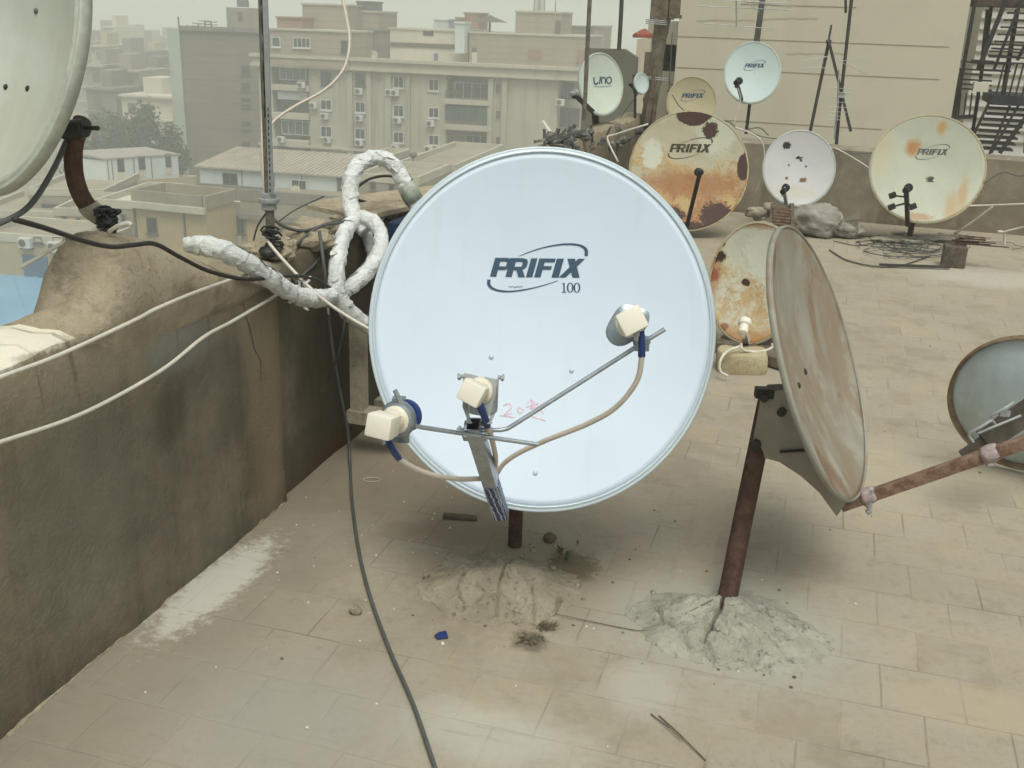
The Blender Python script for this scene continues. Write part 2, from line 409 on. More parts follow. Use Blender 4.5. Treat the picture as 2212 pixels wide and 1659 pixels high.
M['crack'] = plain('crack_dark', (.016, .013, .009), .95)
def new_paint():
    m = NT('new_dish_paint'); v = m.obj(); n = m.noise(v, 2.4, 6, .65); st = m.noise(m.map(v, scale=(9, .7, 1)), 2.2, 5, .6); f = m.noise(v, 160, 3, .7); sp = m.noise(v, 34, 3, .7)
    c = m.mix(m.rng(n, .3, .7), (.58, .67, .775), (.61, .695, .795))
    c = m.mix(m.math('MULTIPLY', m.rng(st, .52, .70), .07), c, (.42, .42, .38))
    c = m.mix(m.math('MULTIPLY', m.rng(sp, .70, .76), .12), c, (.40, .39, .34))
    return m.end(c, m.rng(n, .3, .7, .36, .46), 0, m.bump(f, .03, .001), .4)
M['dish_new'] = new_paint()
M['rim_new'] = plain('rim_paint', (.50, .575, .62), .34, .15, .04)
M['logo'] = plain('logo_ink', (.045, .085, .135), .55, var=.05)
M['logo_pale'] = plain('logo_ink_worn', (.11, .12, .12), .6, var=.4, scale=30)
M['logo_rust'] = plain('logo_ink_rusty', (.07, .055, .035), .6, var=.5, scale=40)
M['red_ink'] = plain('red_marker', (.70, .40, .47), .6, var=.3, scale=60)
M['zinc'] = galv('zinc_steel', (.46, .51, .56)); M['zinc_blue'] = galv('blue_zinc', (.33, .38, .42))
M['zinc_dull'] = plain('dull_zinc', (.33, .345, .345), .5, .3, .15, 20)
M['rust'] = rust_steel('rust_brown', (.055, .030, .023), (.115, .062, .043)); M['rust_light'] = rust_steel('rust_orange', (.15, .082, .056), (.31, .215, .155))
M['rust_grey'] = dish_paint('bracket_rust', (.34, .315, .255), .6, rust=.0, streak=.35, dirt=.25)
M['cream'] = plain('cream_plastic', (.74, .70, .60), .42, var=.03)
M['cream_old'] = plain('cream_plastic_aged', (.66, .615, .50), .5, var=.06, scale=30)
M['blue_tape'] = plain('blue_tape', (.018, .04, .16), .35, var=.2)
M['stripe'] = stripe_wrap(); M['wrap'] = wrap_tape()
M['cable_beige'] = plain('beige_cable', (.56, .50, .43), .5, var=.1)
M['cable_white'] = plain('white_cable', (.60, .57, .49), .5, var=.12)
M['cable_dark'] = plain('dark_cable', (.03, .03, .026), .5, var=.2)
M['cable_grey'] = plain('grey_cable', (.085, .09, .082), .5, var=.2)
M['black'] = plain('black_tape', (.013, .014, .018), .45, var=.3)
M['dark_steel'] = plain('dark_steel', (.035, .034, .03), .5, .3, .3)
M['iron'] = plain('painted_iron', (.06, .055, .05), .6, .1, .3)
M['mast_steel'] = rust_steel('mast_steel', (.10, .09, .07), (.20, .18, .145))
M['dish_left'] = dish_paint('dusty_dish_paint', (.50, .54, .47), .5, streak=.10, dirt=.16, fade=((.42, .42, .33), .7))
M['rim_left'] = plain('dusty_rim', (.42, .44, .38), .5, .1, .2, 6)
def side_paint():
    m = NT('blotched_dish_paint'); v = m.obj()
    w1 = m.noise(m.map(v, scale=(2.6, 1.15, 2)), 2.0, 7, .66, .6); w2 = m.noise(m.map(v, scale=(2.2, 1.0, 2), loc=(5, 2, 1)), 2.7, 7, .7, .4); f = m.noise(v, 30, 5, .7); f2 = m.noise(m.map(v, scale=(2, .8, 1)), 5, 4, .6)
    c = m.mix(m.rng(f2, .3, .7), (.255, .24, .195), (.34, .325, .27))
    c = m.mix(m.math('MULTIPLY', m.rng(w1, .43, .60), .8), c, (.235, .175, .115))
    c = m.mix(m.math('MULTIPLY', m.rng(w2, .51, .64), .85), c, (.21, .13, .078))
    c = m.mix(m.math('MULTIPLY', m.rng(m.math('ADD', m.math('MULTIPLY', w2, .6), m.math('MULTIPLY', f, .4)), .58, .64), .6), c, (.16, .095, .06))
    sp = m.spot(v, (-.325, -.18), (.035, .17), f2, .3, .25, .42); c = m.mix(sp, c, (.40, .155, .04))
    return m.end(c, .6, 0, m.bump(f, .12, .003), .25)
M['dish_side'] = side_paint()
def heavy_rust(name, paint, levels, patches, fleck=.55, flip=0.0):
    """old paint eaten by ochre stain, red brown rust, paint flecks left standing, bare dark patches"""
    m = NT(name); v = m.obj(); n1 = m.noise(v, 4.2, 8, .68, .4); n2 = m.noise(m.map(v, loc=(3, 8, 1)), 7.5, 8, .72, .3); n3 = m.noise(v, 42, 6, .75); n4 = m.noise(m.map(v, loc=(9, 1, 4)), 85, 4, .7)
    y = m.sep(v)[1]
    c = m.mix(m.rng(n1, .3, .7), tuple(x*.8 for x in paint), paint)
    k1 = m.math('ADD', m.math('MULTIPLY', n1, .62), m.math('ADD', m.math('MULTIPLY', n3, .28), m.math('MULTIPLY', y, levels[0])))
    c = m.mix(m.math('MULTIPLY', m.rng(k1, levels[1], levels[1]+.10), .8), c, m.mix(m.rng(n2, .35, .65), (.50, .33, .13), (.42, .24, .085)))
    k2 = m.math('ADD', m.math('MULTIPLY', n2, .60), m.math('ADD', m.math('MULTIPLY', n3, .30), m.math('MULTIPLY', y, levels[2])))
    c = m.mix(m.math('MULTIPLY', m.rng(k2, levels[3], levels[3]+.06), .9), c, m.mix(m.rng(n4, .35, .65), (.30, .13, .065), (.40, .215, .12)))
    c = m.mix(m.math('MULTIPLY', m.rng(n4, fleck+.06, fleck+.11), .75), c, tuple(x*.95 for x in paint))
    c = m.mix(m.math('MULTIPLY', m.rng(m.noise(m.map(v, loc=(2, 2, 7)), 60, 3, .7), .68, .72), .8), c, (.20, .085, .04))
    for (x, y_, rx, ry, col, amp, edge, k) in patches:
        sp = m.spot(v, (x, y_), (rx, ry), n3 if amp > .8 else n2, amp, edge); c = m.mix(m.math('MULTIPLY', sp, k), c, col)
    return m.end(c, .7, 0, m.bump(n3, .15, .003), .2)
M['rim_side'] = dish_paint('rim_rust_paint', (.33, .32, .27), .6, streak=.6, dirt=.2)
M['dish_back'] = dish_paint('blue_grey_back', (.55, .66, .69), .55, dirt=.25, streak=.15)
M['rim_back'] = rust_steel('rim_brown', (.16, .11, .065), (.26, .19, .12))
DK = (.085, .052, .046)
M['dish_rusty'] = heavy_rust('peeling_dish_paint', (.55, .52, .385), (-.36, .405, -.32, .505), [
    (-.30, .12, .08, .12, (.62, .64, .54), .9, .2, .85), (.2, .30, .14, .15, (.60, .62, .50), .9, .25, .8), (.03, -.10, .38, .10, (.33, .15, .075), 1.3, .3, .7),
    (.01, .475, .145, .115, DK, .35, .03, 1), (.15, .335, .06, .06, DK, 1.0, .04, 1), (.435, .06, .05, .115, DK, .5, .04, 1),
    (-.20, -.35, .19, .085, DK, 1.1, .04, 1), (.02, -.46, .34, .06, DK, 1.0, .04, 1), (.25, -.34, .13, .11, DK, 1.1, .04, 1)])
M['dish_pocked'] = heavy_rust('speckled_dish_paint', (.62, .62, .50), (-.20, .435, -.12, .535), [
    (.10, .16, .17, .16, (.62, .63, .53), .9, .2, .9), (.0, -.33, .5, .08, (.40, .19, .07), 1.2, .4, .8), (-.235, .05, .05, .30, (.38, .19, .08), 1.2, .4, .75), (-.1, .32, .2, .035, (.36, .16, .07), 1.2, .4, .75),
    (-.215, .12, .045, .035, (.05, .03, .02), .9, .12, 1), (-.19, .19, .014, .017, (.05, .03, .02), .7, .15, 1), (-.05, .0, .022, .02, (.06, .035, .02), .9, .15, 1),
    (-.215, .02, .03, .035, (.28, .08, .05), 1.1, .3, .9), (-.12, -.25, .02, .02, (.25, .1, .05), .9, .3, .9), (.0, -.27, .02, .02, (.28, .1, .05), .9, .3, .9)], fleck=.58)
M['dish_stained'] = dish_paint('stained_dish_paint', (.52, .54, .435), .5, specks=.0, dirt=.12, streak=.0, spots=[
    (-.13, .165, .055, .06, (.45, .20, .06), .6, .6, .9), (.06, .345, .035, .05, (.50, .30, .10), .5, .6, .85), (.31, -.16, .035, .13, (.50, .31, .13), .5, .6, .7),
    (.24, -.28, .05, .12, (.50, .33, .15), .5, .6, .7), (.045, -.07, .03, .025, (.06, .05, .04), 1.6, .06, 1), (0, -.38, .10, .03, (.42, .25, .12), 1.0, .3, .8),
    (-.36, .1, .06, .2, (.52, .47, .30), .7, .6, .6)])
M['dish_chipped'] = dish_paint('chipped_dish_paint', (.56, .56, .56), .5, dirt=.1, spots=[
    (-.115, .19, .036, .03, (.03, .025, .025), 1.2, .05, 1), (.0, .095, .028, .012, (.03, .025, .025), 1.3, .08, 1), (.02, .075, .01, .012, (.03, .025, .025), 1.2, .08, 1), (-.08, .03, .009, .009, (.05, .04, .03), .4, .1, 1), (.065, .025, .009, .009, (.05, .04, .03), .4, .1, 1),
    (.05, -.09, .03, .022, (.17, .09, .05), 1.5, .1, 1), (-.09, -.08, .012, .014, (.2, .11, .06), .8, .2, 1), (-.05, -.2, .2, .06, (.5, .47, .36), .6, .6, .6)])
M['dish_sand'] = dish_paint('sand_dish_paint', (.47, .42, .27), .6, dirt=.12)
M['dish_pale'] = dish_paint('pale_blue_dish_paint', (.50, .585, .57), .5, dirt=.08)
M['dish_green'] = dish_paint('pale_green_dish_paint', (.52, .58, .50), .5, dirt=.1)
M['rim_pale'] = plain('pale_rim', (.45, .49, .45), .5, .1, .15)
M['rim_rusty'] = dish_paint('rusty_rim', (.50, .44, .30), .6, rust=.5, dirt=.2)
M['stone'] = mound_cement('lime_stone', (.42, .355, .22), (.54, .47, .31), (.28, .23, .14))
M['sack'] = plain('grey_sack', (.26, .245, .21), .9, 0, .3, 9, .5)
M['rag'] = plain('dusty_rag', (.30, .27, .21), .95, 0, .3, 9, .6)
M['wood'] = plain('grey_wood', (.13, .105, .075), .85, 0, .45, 14, .5)
M['bark_wood'] = plain('mast_timber', (.18, .155, .115), .9, 0, .5, 6, .6, dirt=((.21, .18, .135), .55))
M['navy'] = plain('navy_cover', (.012, .025, .055), .5, 0, .3, 6)
M['post'] = plain('dirty_post', (.36, .32, .24), .7, 0, .3, 9, dirt=((.10, .06, .035), .58))
M['glass'] = plain('dark_glass', (.04, .046, .045), .15, 0, .35, .9, spec=.5)
M['glass_teal'] = plain('teal_glass', (.05, .085, .085), .15, 0, .45, .7, spec=.5)
M['win_white'] = plain('white_frame', (.55, .56, .52), .5, 0, .1)
M['win_brown'] = plain('brown_shutter', (.11, .095, .075), .6, 0, .2, 2)
M['fac_main'] = facade('main_plaster', (.42, .39, .31), .07, .5)
M['fac_trim'] = facade('trim_plaster', (.46, .43, .34), .06, .25)
M['fac_brown'] = facade('brown_brick', (.185, .165, .135), .08, .2, brick=(.15, .125, .10))
M['fac_edge'] = facade('pale_edge', (.38, .42, .36), .06, .2)
M['fac_brick'] = facade('dusty_brick', (.34, .29, .225), .10, .2, brick=(.27, .20, .155))
M['fac_white'] = facade('white_plaster', (.56, .52, .42), .05, .15)
M['fac_grey'] = facade('grey_render', (.19, .18, .15), .15, .3)
M['fac_pink'] = facade('pink_brick', (.30, .19, .15), .1, .15)
M['fac_beige'] = facade('beige_plaster', (.40, .335, .215), .06, .15)
M['fac_cream'] = facade('cream_plaster', (.52, .475, .37), .05, .14)
M['fac_sand'] = facade('sand_plaster', (.42, .33, .19), .08, .2)
M['fac_dull'] = facade('dull_plaster', (.27, .245, .185), .12, .3)
M['hut_white'] = facade('hut_panel', (.56, .61, .59), .04, .15)
M['hut_roof'] = facade('hut_sheet', (.39, .345, .28), .10, .35)
M['hut_roof_grey'] = facade('hut_sheet_grey', (.35, .325, .285), .10, .35)
M['roof_dust'] = facade('roof_dust', (.32, .28, .205), .15, .2)
M['street'] = facade('street_dust', (.22, .20, .155), .25, .1)
M['blue_sheet'] = plain('blue_sheet', (.19, .36, .50), .5, 0, .12, .12)
M['blue_door'] = plain('blue_shutter', (.08, .15, .22), .6, 0, .2, .8)
M['joint'] = plain('joint_brown', (.29, .25, .175), .9)  # brownish colour of the thin plaster joints
M['tile_red'] = plain('red_roof_tile', (.30, .10, .07), .7, 0, .3, 20)
M['leaf'] = foliage('tree_leaf', (.020, .036, .016), (.045, .068, .030))
M['leaf2'] = foliage('weed_leaf', (.05, .085, .02), (.10, .14, .04))
M['trunk'] = plain('tree_bark', (.09, .07, .05), .9, 0, .3)
M['tank'] = plain('tank_sheet', (.11, .125, .13), .6, 0, .2, .8)
M['chip'] = plain('plaster_chip', (.62, .58, .48), .9, 0, .2)
# =====================================================================  the roof
mb = MB(); a = [roof(t, s) for t, s in ((-5, -.25), (-5, 12), (7.15, 12), (7.15, -.25))]
mb.v = []; mb.add(a + [p - UP*.3 for p in a], [(0, 1, 2, 3), (7, 6, 5, 4), (0, 4, 5, 1), (1, 5, 6, 2), (2, 6, 7, 3), (3, 7, 4, 0)])
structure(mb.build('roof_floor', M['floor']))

# ---- parapet on the left: one long rendered wall with a worn top
def wall_h(t):
    return .895 if t < -.4 else (.86 if t < .05 else .835) 
mb = MB(); R = []
ts = [-5+.25*i for i in range(13)] + [-1.75+.045*i for i in range(int(8.9/.045))]
for t in ts:
    h = wall_h(t) + .022*nz((t, 0, 0), 4.2, 2) + .012*nz((t, 0, 0), 17, 5) - (.03*max(0, nz((t, 3, 0), 7, 9)) if t > .0 else 0)
    s0 = 0.0 if t < .03 else -.03
    ring = []
    for k in range(9):
        z = h*k/8 - (.004 if k == 0 else 0)
        ring.append(roof(t, s0 + .010*nz((t, z, 0), 3.5, 1) + .004*nz((t, z, 4), 19, 2), z - .02*(k == 0)))
    ring[-1] = roof(t, s0-.012 + .018*nz((t, 1, 0), 13, 3), h-.012)
    for k, s in enumerate((-.05, -.11, -.17, -.225)):
        ring.append(roof(t, s-.0, h + .014*nz((t, s, 0), 11, 7) + .004 - (.012 if k == 3 else 0)))
    ring.append(roof(t, -.245, h-.05)); ring.append(roof(t, -.245, -.6)); 
    R.append(ring)
mb.rings(R, close=True)
wall_o = mb.build('parapet_wall', M['wall'], smooth='auto', origin=roof(0, -.12, 0))
tag(wall_o, 'dark stained cement parapet wall with a whitewashed worn top along the left roof edge', 'parapet wall')
# cement hump on the wall that holds the pole of the dusty dish
mb = MB(); R = []
sil = [(120, 682), (160, 672), (186, 655), (195, 610), (205, 540), (222, 505), (250, 497), (300, 508), (360, 533), (430, 563), (500, 592), (560, 604), (610, 612)]
op = roof(0, -.06)
for i, (u, v) in enumerate(sil):
    p = on(u, v, op, E2); t = (p-WO).dot(E1); zt = p.z
    ring = []; zb = .765
    hi = max(.02, zt-.80); ff = min(1, i/3, (len(sil)-1-i)/2)
    for s_, z_ in ((-.03, zb-.02), (-.02+.022*ff, zb+.03), (-.02+.038*ff, .5*zb+.5*zt), (.012, zt-.10*min(1, hi*4)), (-.008, zt-.045*min(1, hi*4)), (-.045, zt-.012), (-.09, zt+.002), (-.14, zt-.004), (-.19, zt-.03), (-.225, zt-.08*min(1, hi*4)), (-.25, .80), (-.25, .70)):
        P_ = roof(t, s_, z_); ring.append(P_ + V((.7, .3, .8))*.013*nz(P_, 8, 4) + V((.6, 0, .6))*.006*nz(P_, 27, 8))
    R.append(ring)
mb.rings(R, close=True)
mb.build('cement_pedestal', M['hump'], wall_o, smooth=True)
# cracks in the wall face
def skin(u, v):
    p = on(u, v, WO, E2); t = (p-WO).dot(E1); z = p.z
    return p + E2*((0 if t < .03 else -.03) + .010*nz((t, z, 0), 3.5, 1) + .004*nz((t, z, 4), 19, 2) + .0022)
def crack(pts, w, name='crack'):
    mb = MB(); P = []
    for i in range(len(pts)-1):
        for j in range(5):
            f = j/5; u = pts[i][0]*(1-f)+pts[i+1][0]*f; v = pts[i][1]*(1-f)+pts[i+1][1]*f
            P.append((u + 2.2*nz((u, v, 0), .21, 3), v))
    P.append(pts[-1])
    for i in range(len(P)-1):
        a, b = skin(*P[i]), skin(*P[i+1])
        wa = w*(.4+.9*abs(nz((i, 0, 0), .37, 5))); wb = w*(.4+.9*abs(nz((i+1, 0, 0), .37, 5)))
        mb.add([a-E1*wa, a+E1*wa, b+E1*wb, b-E1*wb, ],
               [(0, 1, 2, 3)])
    mb.build(name, M['crack'], wall_o, fixn=False)
crack([(525, 655), (536, 700), (546, 755), (560, 780), (558, 822)], .0022)
crack([(522, 1060), (519, 1085), (524, 1115), (522, 1148)], .0014)
mb = MB(); fl = [(14, 1590), (90, 1520), (170, 1452), (262, 1374), (330, 1318), (420, 1240), (520, 1158), (612, 1085)]
mb.tube(smoothpath([g(u, v) + E2*.004 for u, v in fl], 10), [.006+.005*abs(nz((i, 0, 0), .4, 3)) for i in range(71)], 6, wob=.5); mb.build('mortar_fillet', M['hump'], wall_o, smooth=True)

# ---- low wall at the far end of the roof
BO = V((2.23, 9.7, 0)); mb = MB(); R = []
for i in range(60):
    s = -1.25 + i*.2; h = .655 + .018*nz((s, 0, 0), 1.6, 3) + .008*nz((s, 2, 0), 7, 3)
    b = BO + E2*s
    R.append([b+UP*-.02, b - E1*0 + UP*(h*.5) + E1*.012*nz((s, 1, 1), 2, 2), b+UP*(h-.02), b+E1*.03+UP*h, b+E1*.17+UP*(h+.005), b+E1*.2+UP*(h-.03), b+E1*.2-UP*.6])
mb.rings(R)
tag(mb.build('back_wall', M['backwall'], smooth='auto'), 'low brown rendered wall closing the far end of the roof', 'wall')
# =====================================================================  satellite dishes
def surf(x, y, a, b, d): return d*((x/a)**2 + (y/b)**2 - 1)
def reflector(parent, Mx, a, b, d, mat, rimmat, rim=.02, lip=.018, seg=80, egg=0.0):
    mb = MB(); R = []
    rows = [0.0001, .12, .25, .38, .5, .62, .73, .83, .91, .965, 1.0]
    def ring(k, z, off=0): return [V((a*k*math.cos(2*math.pi*i/seg)*(1+egg*math.sin(2*math.pi*i/seg)), b*k*math.sin(2*math.pi*i/seg), z)) for i in range(seg)]
    for k in rows: R.append(ring(k, d*(k*k-1)))
    for k in reversed(rows): R.append(ring(k, d*(k*k-1)-.004))
    mb.rings(R, cap=(True, True))
    ro = mb.build('reflector', mat, parent, M=Mx, smooth=True)
    mb = MB(); R = []
    prof = [(-.001, -.006), (.000, .0035), (rim*.25, .0055), (rim*.42, .0015), (rim*.62, .001), (rim*.85, .0035), (rim, .0), (rim, -lip), (rim*.85, -lip), (rim*.8, -.006)]
    for dr, z in prof:
        R.append([V(((a+dr)*math.cos(2*math.pi*i/seg)*(1+egg*math.sin(2*math.pi*i/seg)), (b+dr)*math.sin(2*math.pi*i/seg), z)) for i in range(seg)])
    R.append(R[0]); mb.rings(R, cap=(False, False))
    mb.build('rim', rimmat, parent, M=Mx, smooth=True)
    return ro
def basis(n, roll=0.0):
    n = n.normalized(); r = UP.cross(n).normalized(); u = n.cross(r)
    c, s = math.cos(roll), math.sin(roll)
    return r*c + u*s, u*c - r*s, n
def azel(az, el):     # az 0 faces the viewer's side (-Y), positive turns to the right
    az, el = math.radians(az), math.radians(el)
    return V((math.sin(az)*math.cos(el), -math.cos(az)*math.cos(el), math.sin(el)))

# the printed marks, drawn in units of the photographed print and wrapped onto the reflector
def poly_on(mb, pts, f): mb.add([f(x, y) for x, y in pts], [tuple(range(len(pts)))])
def ribbon(mb, pts, ws, f):
    n = len(pts); L = []; Rr = []
    for i in range(n):
        x0, y0 = pts[max(i-1, 0)]; x1, y1 = pts[min(i+1, n-1)]; dx, dy = x1-x0, y1-y0; l = math.hypot(dx, dy) or 1
        w = (ws[i] if isinstance(ws, (list, tuple)) else ws)/2; L.append((pts[i][0]-dy/l*w, pts[i][1]+dx/l*w)); Rr.append((pts[i][0]+dy/l*w, pts[i][1]-dx/l*w))
    vs = [f(*p) for p in L] + [f(*p) for p in Rr]
    mb.add(vs, [(i, i+1, n+i+1, n+i) for i in range(n-1)])
def dense(pts, ws, k=5):
    P3 = smoothpath([V((x, y, w)) for (x, y), w in zip(pts, ws)], k); return [(p.x, p.y) for p in P3], [p.z for p in P3]
def letters(mb, f, word=True, number=True, script=True):
    sh = lambda x, y: (x, y)
    def L(x0, w, polys):     # glyph box: x0 left at the base line, height 228 from 585 up to 357, slant to the right
        for i, po in enumerate(polys):
            poly_on(mb, [((x0 + px*w + py*62)-1005, -(585-py*228-475)) for px, py in po], lambda x, y, i=i: f(x, y, .0002*i))
    st = [(0, 0), (.34, 0), (.34, 1), (0, 1)]
    top = [(.34, .80), (.70, .80), (.66, 1), (.34, 1)]; mid = [(.34, .36), (.66, .36), (.70, .55), (.34, .55)]
    bowl = [(.66, .36), (.86, .42), (1.0, .56), (1.0, .80), (.90, .95), (.66, 1.0), (.70, .80), (.72, .74), (.72, .62), (.70, .55)]
    L(430, 222, [st, top, mid, bowl])
    L(618, 225, [st, top, mid, bowl, [(.50, .36), (.80, .40), (1.06, 0), (.70, 0)]])
    L(868, 78, [[(0, 0), (1, 0), (1, 1), (0, 1)]])
    L(968, 195, [[(0, 0), (.40, 0), (.40, 1), (0, 1)], [(.40, .80), (1.02, .80), (1.02, 1), (.40, 1)], [(.40, .41), (.92, .41), (.92, .60), (.40, .60)]])
    L(1180, 88, [[(0, 0), (1, 0), (1, 1), (0, 1)]])
    L(1268, 256, [[(.0, 0), (.32, 0), (1.0, 1.0), (.68, 1.0)], [(.66, 0), (1.0, 0), (.52, 1.0), (.16, 1.0)]])
    up = [(780, 335), (900, 285), (1050, 235), (1200, 202), (1350, 184), (1480, 190), (1556, 215), (1597, 258), (1598, 325)]
    lo = [(1260, 622), (1100, 675), (950, 715), (800, 745), (660, 760), (540, 752), (460, 725), (418, 680), (418, 620)]
    for pts in (up, lo):
        P_, W_ = dense([(x-1005, 475-y) for x, y in pts], [7, 10, 13, 17, 21, 25, 30, 40, 40]); ribbon(mb, P_, W_, f)
    if number:
        ribbon(mb, [(1335-1005, 475-650), (1335-1005, 475-757)], 17, f)
        poly_on(mb, [(x-1005, 475-y) for x, y in ((1310, 757), (1360, 757), (1360, 766), (1310, 766))], f)
        poly_on(mb, [(x-1005, 475-y) for x, y in ((1308, 664), (1326, 650), (1326, 668))], f)
        for cx in (1410, 1492):
            P_ = []; W_ = []
            for i in range(25):
                q = 2*math.pi*i/24; P_.append((cx+32*math.cos(q)-1005, 475-(706+56*math.sin(q)))); W_.append(6+13*abs(math.cos(q)))
            ribbon(mb, P_, W_, f)
    if script:
        for pts in ([(655, 700), (672, 706), (690, 702), (705, 706)], [(712, 690), (722, 706), (735, 716), (748, 703)], [(750, 690), (756, 705), (772, 703), (780, 690), (786, 704), (805, 703), (812, 688), (818, 704), (830, 702)]):
            ribbon(mb, [(x-1005, 475-y) for x, y in pts], 7, f)
def print_logo(parent, Mx, a, b, d, ox, oy, scale, roll, mat, name='logo', number=False, script=False, kind='long'):
    mb = MB(); c, s = math.cos(roll), math.sin(roll)
    def f(x, y, dz=0.0):
        x, y = x*scale, y*scale; x, y = ox + c*x - s*y, oy + s*x + c*y
        return V((x, y, surf(x, y, a, b, d) + .0016 + dz))
    if kind == 'long': letters(mb, f, number=number, script=script)
    else:      # the three-letter mark: an open u, n, o
        ribbon(mb, *dense([(-330, 130), (-330, -60), (-290, -125), (-210, -125), (-150, -60)], [70]*5), f)
        ribbon(mb, [(-90, -130), (-20, 150)], 62, f)
        ribbon(mb, *dense([(20, -130), (20, 40), (70, 105), (150, 95), (180, 30), (170, -130)], [56]*6), f)
        P_ = [(330+100*math.cos(2*math.pi*i/24), -10+118*math.sin(2*math.pi*i/24)) for i in range(25)]; ribbon(mb, P_, 52, f)
        ribbon(mb, [(-380, -225), (430, -225)], 16, f)
    mb.build(name, mat, parent, M=Mx, fixn=False)
def lnb(parent, p_box, p_horn, size=(.062, .05, .07), name='receiver', up=UP):
    """cream box in front, round horn behind it; p_box nearer the viewer, p_horn towards the dish"""
    d = (p_horn-p_box).normalized(); x = d.cross(up).normalized(); y = x.cross(d)
    mb = MB(); mb.box(p_box - d*size[2]*.22, (size[0], size[1], size[2]*.56), (x, y, d))
    o = mb.build(name, M['cream'], parent, bevel=.006, smooth='auto')
    mb = MB(); mb.box(p_box + d*size[2]*.28, (size[0]*.95, size[1]*.95, size[2]*.42), (x, y, d)); mb.build('housing', M['cream_old'], o, bevel=.005, smooth='auto')
    mb = MB(); b_ = p_box + d*size[2]*.15 - y*size[1]*.5 if y.z > 0 else p_box + d*size[2]*.15 + y*size[1]*.5
    dn = V((0, 0, -1)); mb.tube([b_ - dn*.002, b_ + dn*.008, b_ + dn*.0085, b_ + dn*.02], [.0075, .0075, .0055, .0055], 8); mb.build('connector', M['zinc'], o)
    mb = MB(); mb.lathe(p_box + d*(size[2]*.48), d, [(.022, 0), (.026, .01), (.026, .03), (.033, .036), (.034, .06), (.030, .066), (.012, .068)], 20)
    mb.build('feed_horn', M['cream_old'], o, smooth='auto')
    return o

# ---------------- the new dish in the middle
C1 = V((.086, 2.865, .812)); n1 = azel(3.5, 20.5); r1, u1, n1 = basis(n1, math.radians(-1.0))
F1 = frame(C1, r1, u1, n1); A1, B1, D1 = .482, .507, .075
poleb = g(1112, 1178)
dish = thing('satellite_dish', (poleb.x, poleb.y, 0), 'large clean white satellite dish with three cream receivers on a brown pole', 'satellite dish')
refl = reflector(dish, F1, A1, B1, D1, M['dish_new'], M['rim_new'], rim=.018, lip=.022, seg=128)
I1 = F1.inverted()
def on1(u, v):          # picture point -> reflector surface (local x, y)
    p = on(u, v, C1 - n1*.03, n1); q = I1 @ p; return q.x, q.y
lx, ly = on1(1162.5, 576.2)
Mr = world(refl)
print_logo(refl, F1, A1, B1, D1, lx, ly, .000241, math.radians(1.6), M['logo'], number=True, script=True)
def bolt(parent, Mx, x, y, z, r, mat, name='bolt'):
    mb = MB(); R = []
    for k, h in ((1.0, .0), (1.0, .001), (.9, .003), (.6, .0048), (.1, .0056)):
        R.append([V((x+r*k*math.cos(2*math.pi*i/14), y+r*k*math.sin(2*math.pi*i/14), z+h)) for i in range(14)])
    mb.rings(R); mb.build(name, mat, parent, M=Mx, smooth=True)
for (u, v) in ((1062, 770), (1238, 800), (1156, 1022)):
    x, y = on1(u, v); bolt(refl, F1, x, y, surf(x, y, A1, B1, D1), .0075, M['rim_new'])
mb = MB()           # red pen scribble
def fs(x, y, dz=0):
    q = on1(x, y); return V((q[0], q[1], surf(q[0], q[1], A1, B1, D1)+.0014))
for pts in ([(1088, 876), (1100, 872), (1106, 880), (1098, 890), (1090, 896), (1108, 894)], [(1080, 898), (1112, 902)], [(1118, 884), (1126, 880), (1134, 888), (1122, 892), (1118, 884)],
            [(1138, 872), (1150, 866), (1156, 876), (1146, 884), (1160, 880), (1168, 888)], [(1150, 862), (1154, 892)], [(1140, 880), (1166, 870)], [(1160, 872), (1174, 894)], [(1142, 896), (1182, 908)]):
    ribbon(mb, *dense([(u_ + 3*nz((u_, v_, 0), .4, 2), v_ + 3*nz((u_, v_, 5), .4, 6)) for u_, v_ in pts], [1.7]*len(pts)), lambda x, y: fs(x, y))
mb.build('marker_scribble', M['red_ink'], refl, M=F1, fixn=False)
# pole, back bracket
tp = C1 - n1*.19 + UP*.10
mb = MB(); mb.tube([V((poleb.x, poleb.y, -.03)), V((poleb.x, poleb.y, .4)), V((poleb.x+.005, poleb.y+.0, .92))], .0235, 18)
mb.build('pole', M['rust'], dish, smooth='auto')
mb = MB()
for s in (-.06, .06): mb.prism([C1 + r1*s - n1*.075 + u1*.12, C1 + r1*s - n1*.08 - u1*.18, V((poleb.x+s, poleb.y, .70)), V((poleb.x+s, poleb.y, .88))], r1*.004)
mb.box(C1 - n1*.082, (.15, .3, .004), (r1, u1, n1))
mb.bar((poleb.x-.07, poleb.y-.03, .72), (poleb.x+.07, poleb.y-.03, .72), .03, .006); mb.bar((poleb.x-.07, poleb.y-.03, .84), (poleb.x+.07, poleb.y-.03, .84), .03, .006)
mb.build('back_bracket', M['zinc_dull'], dish)
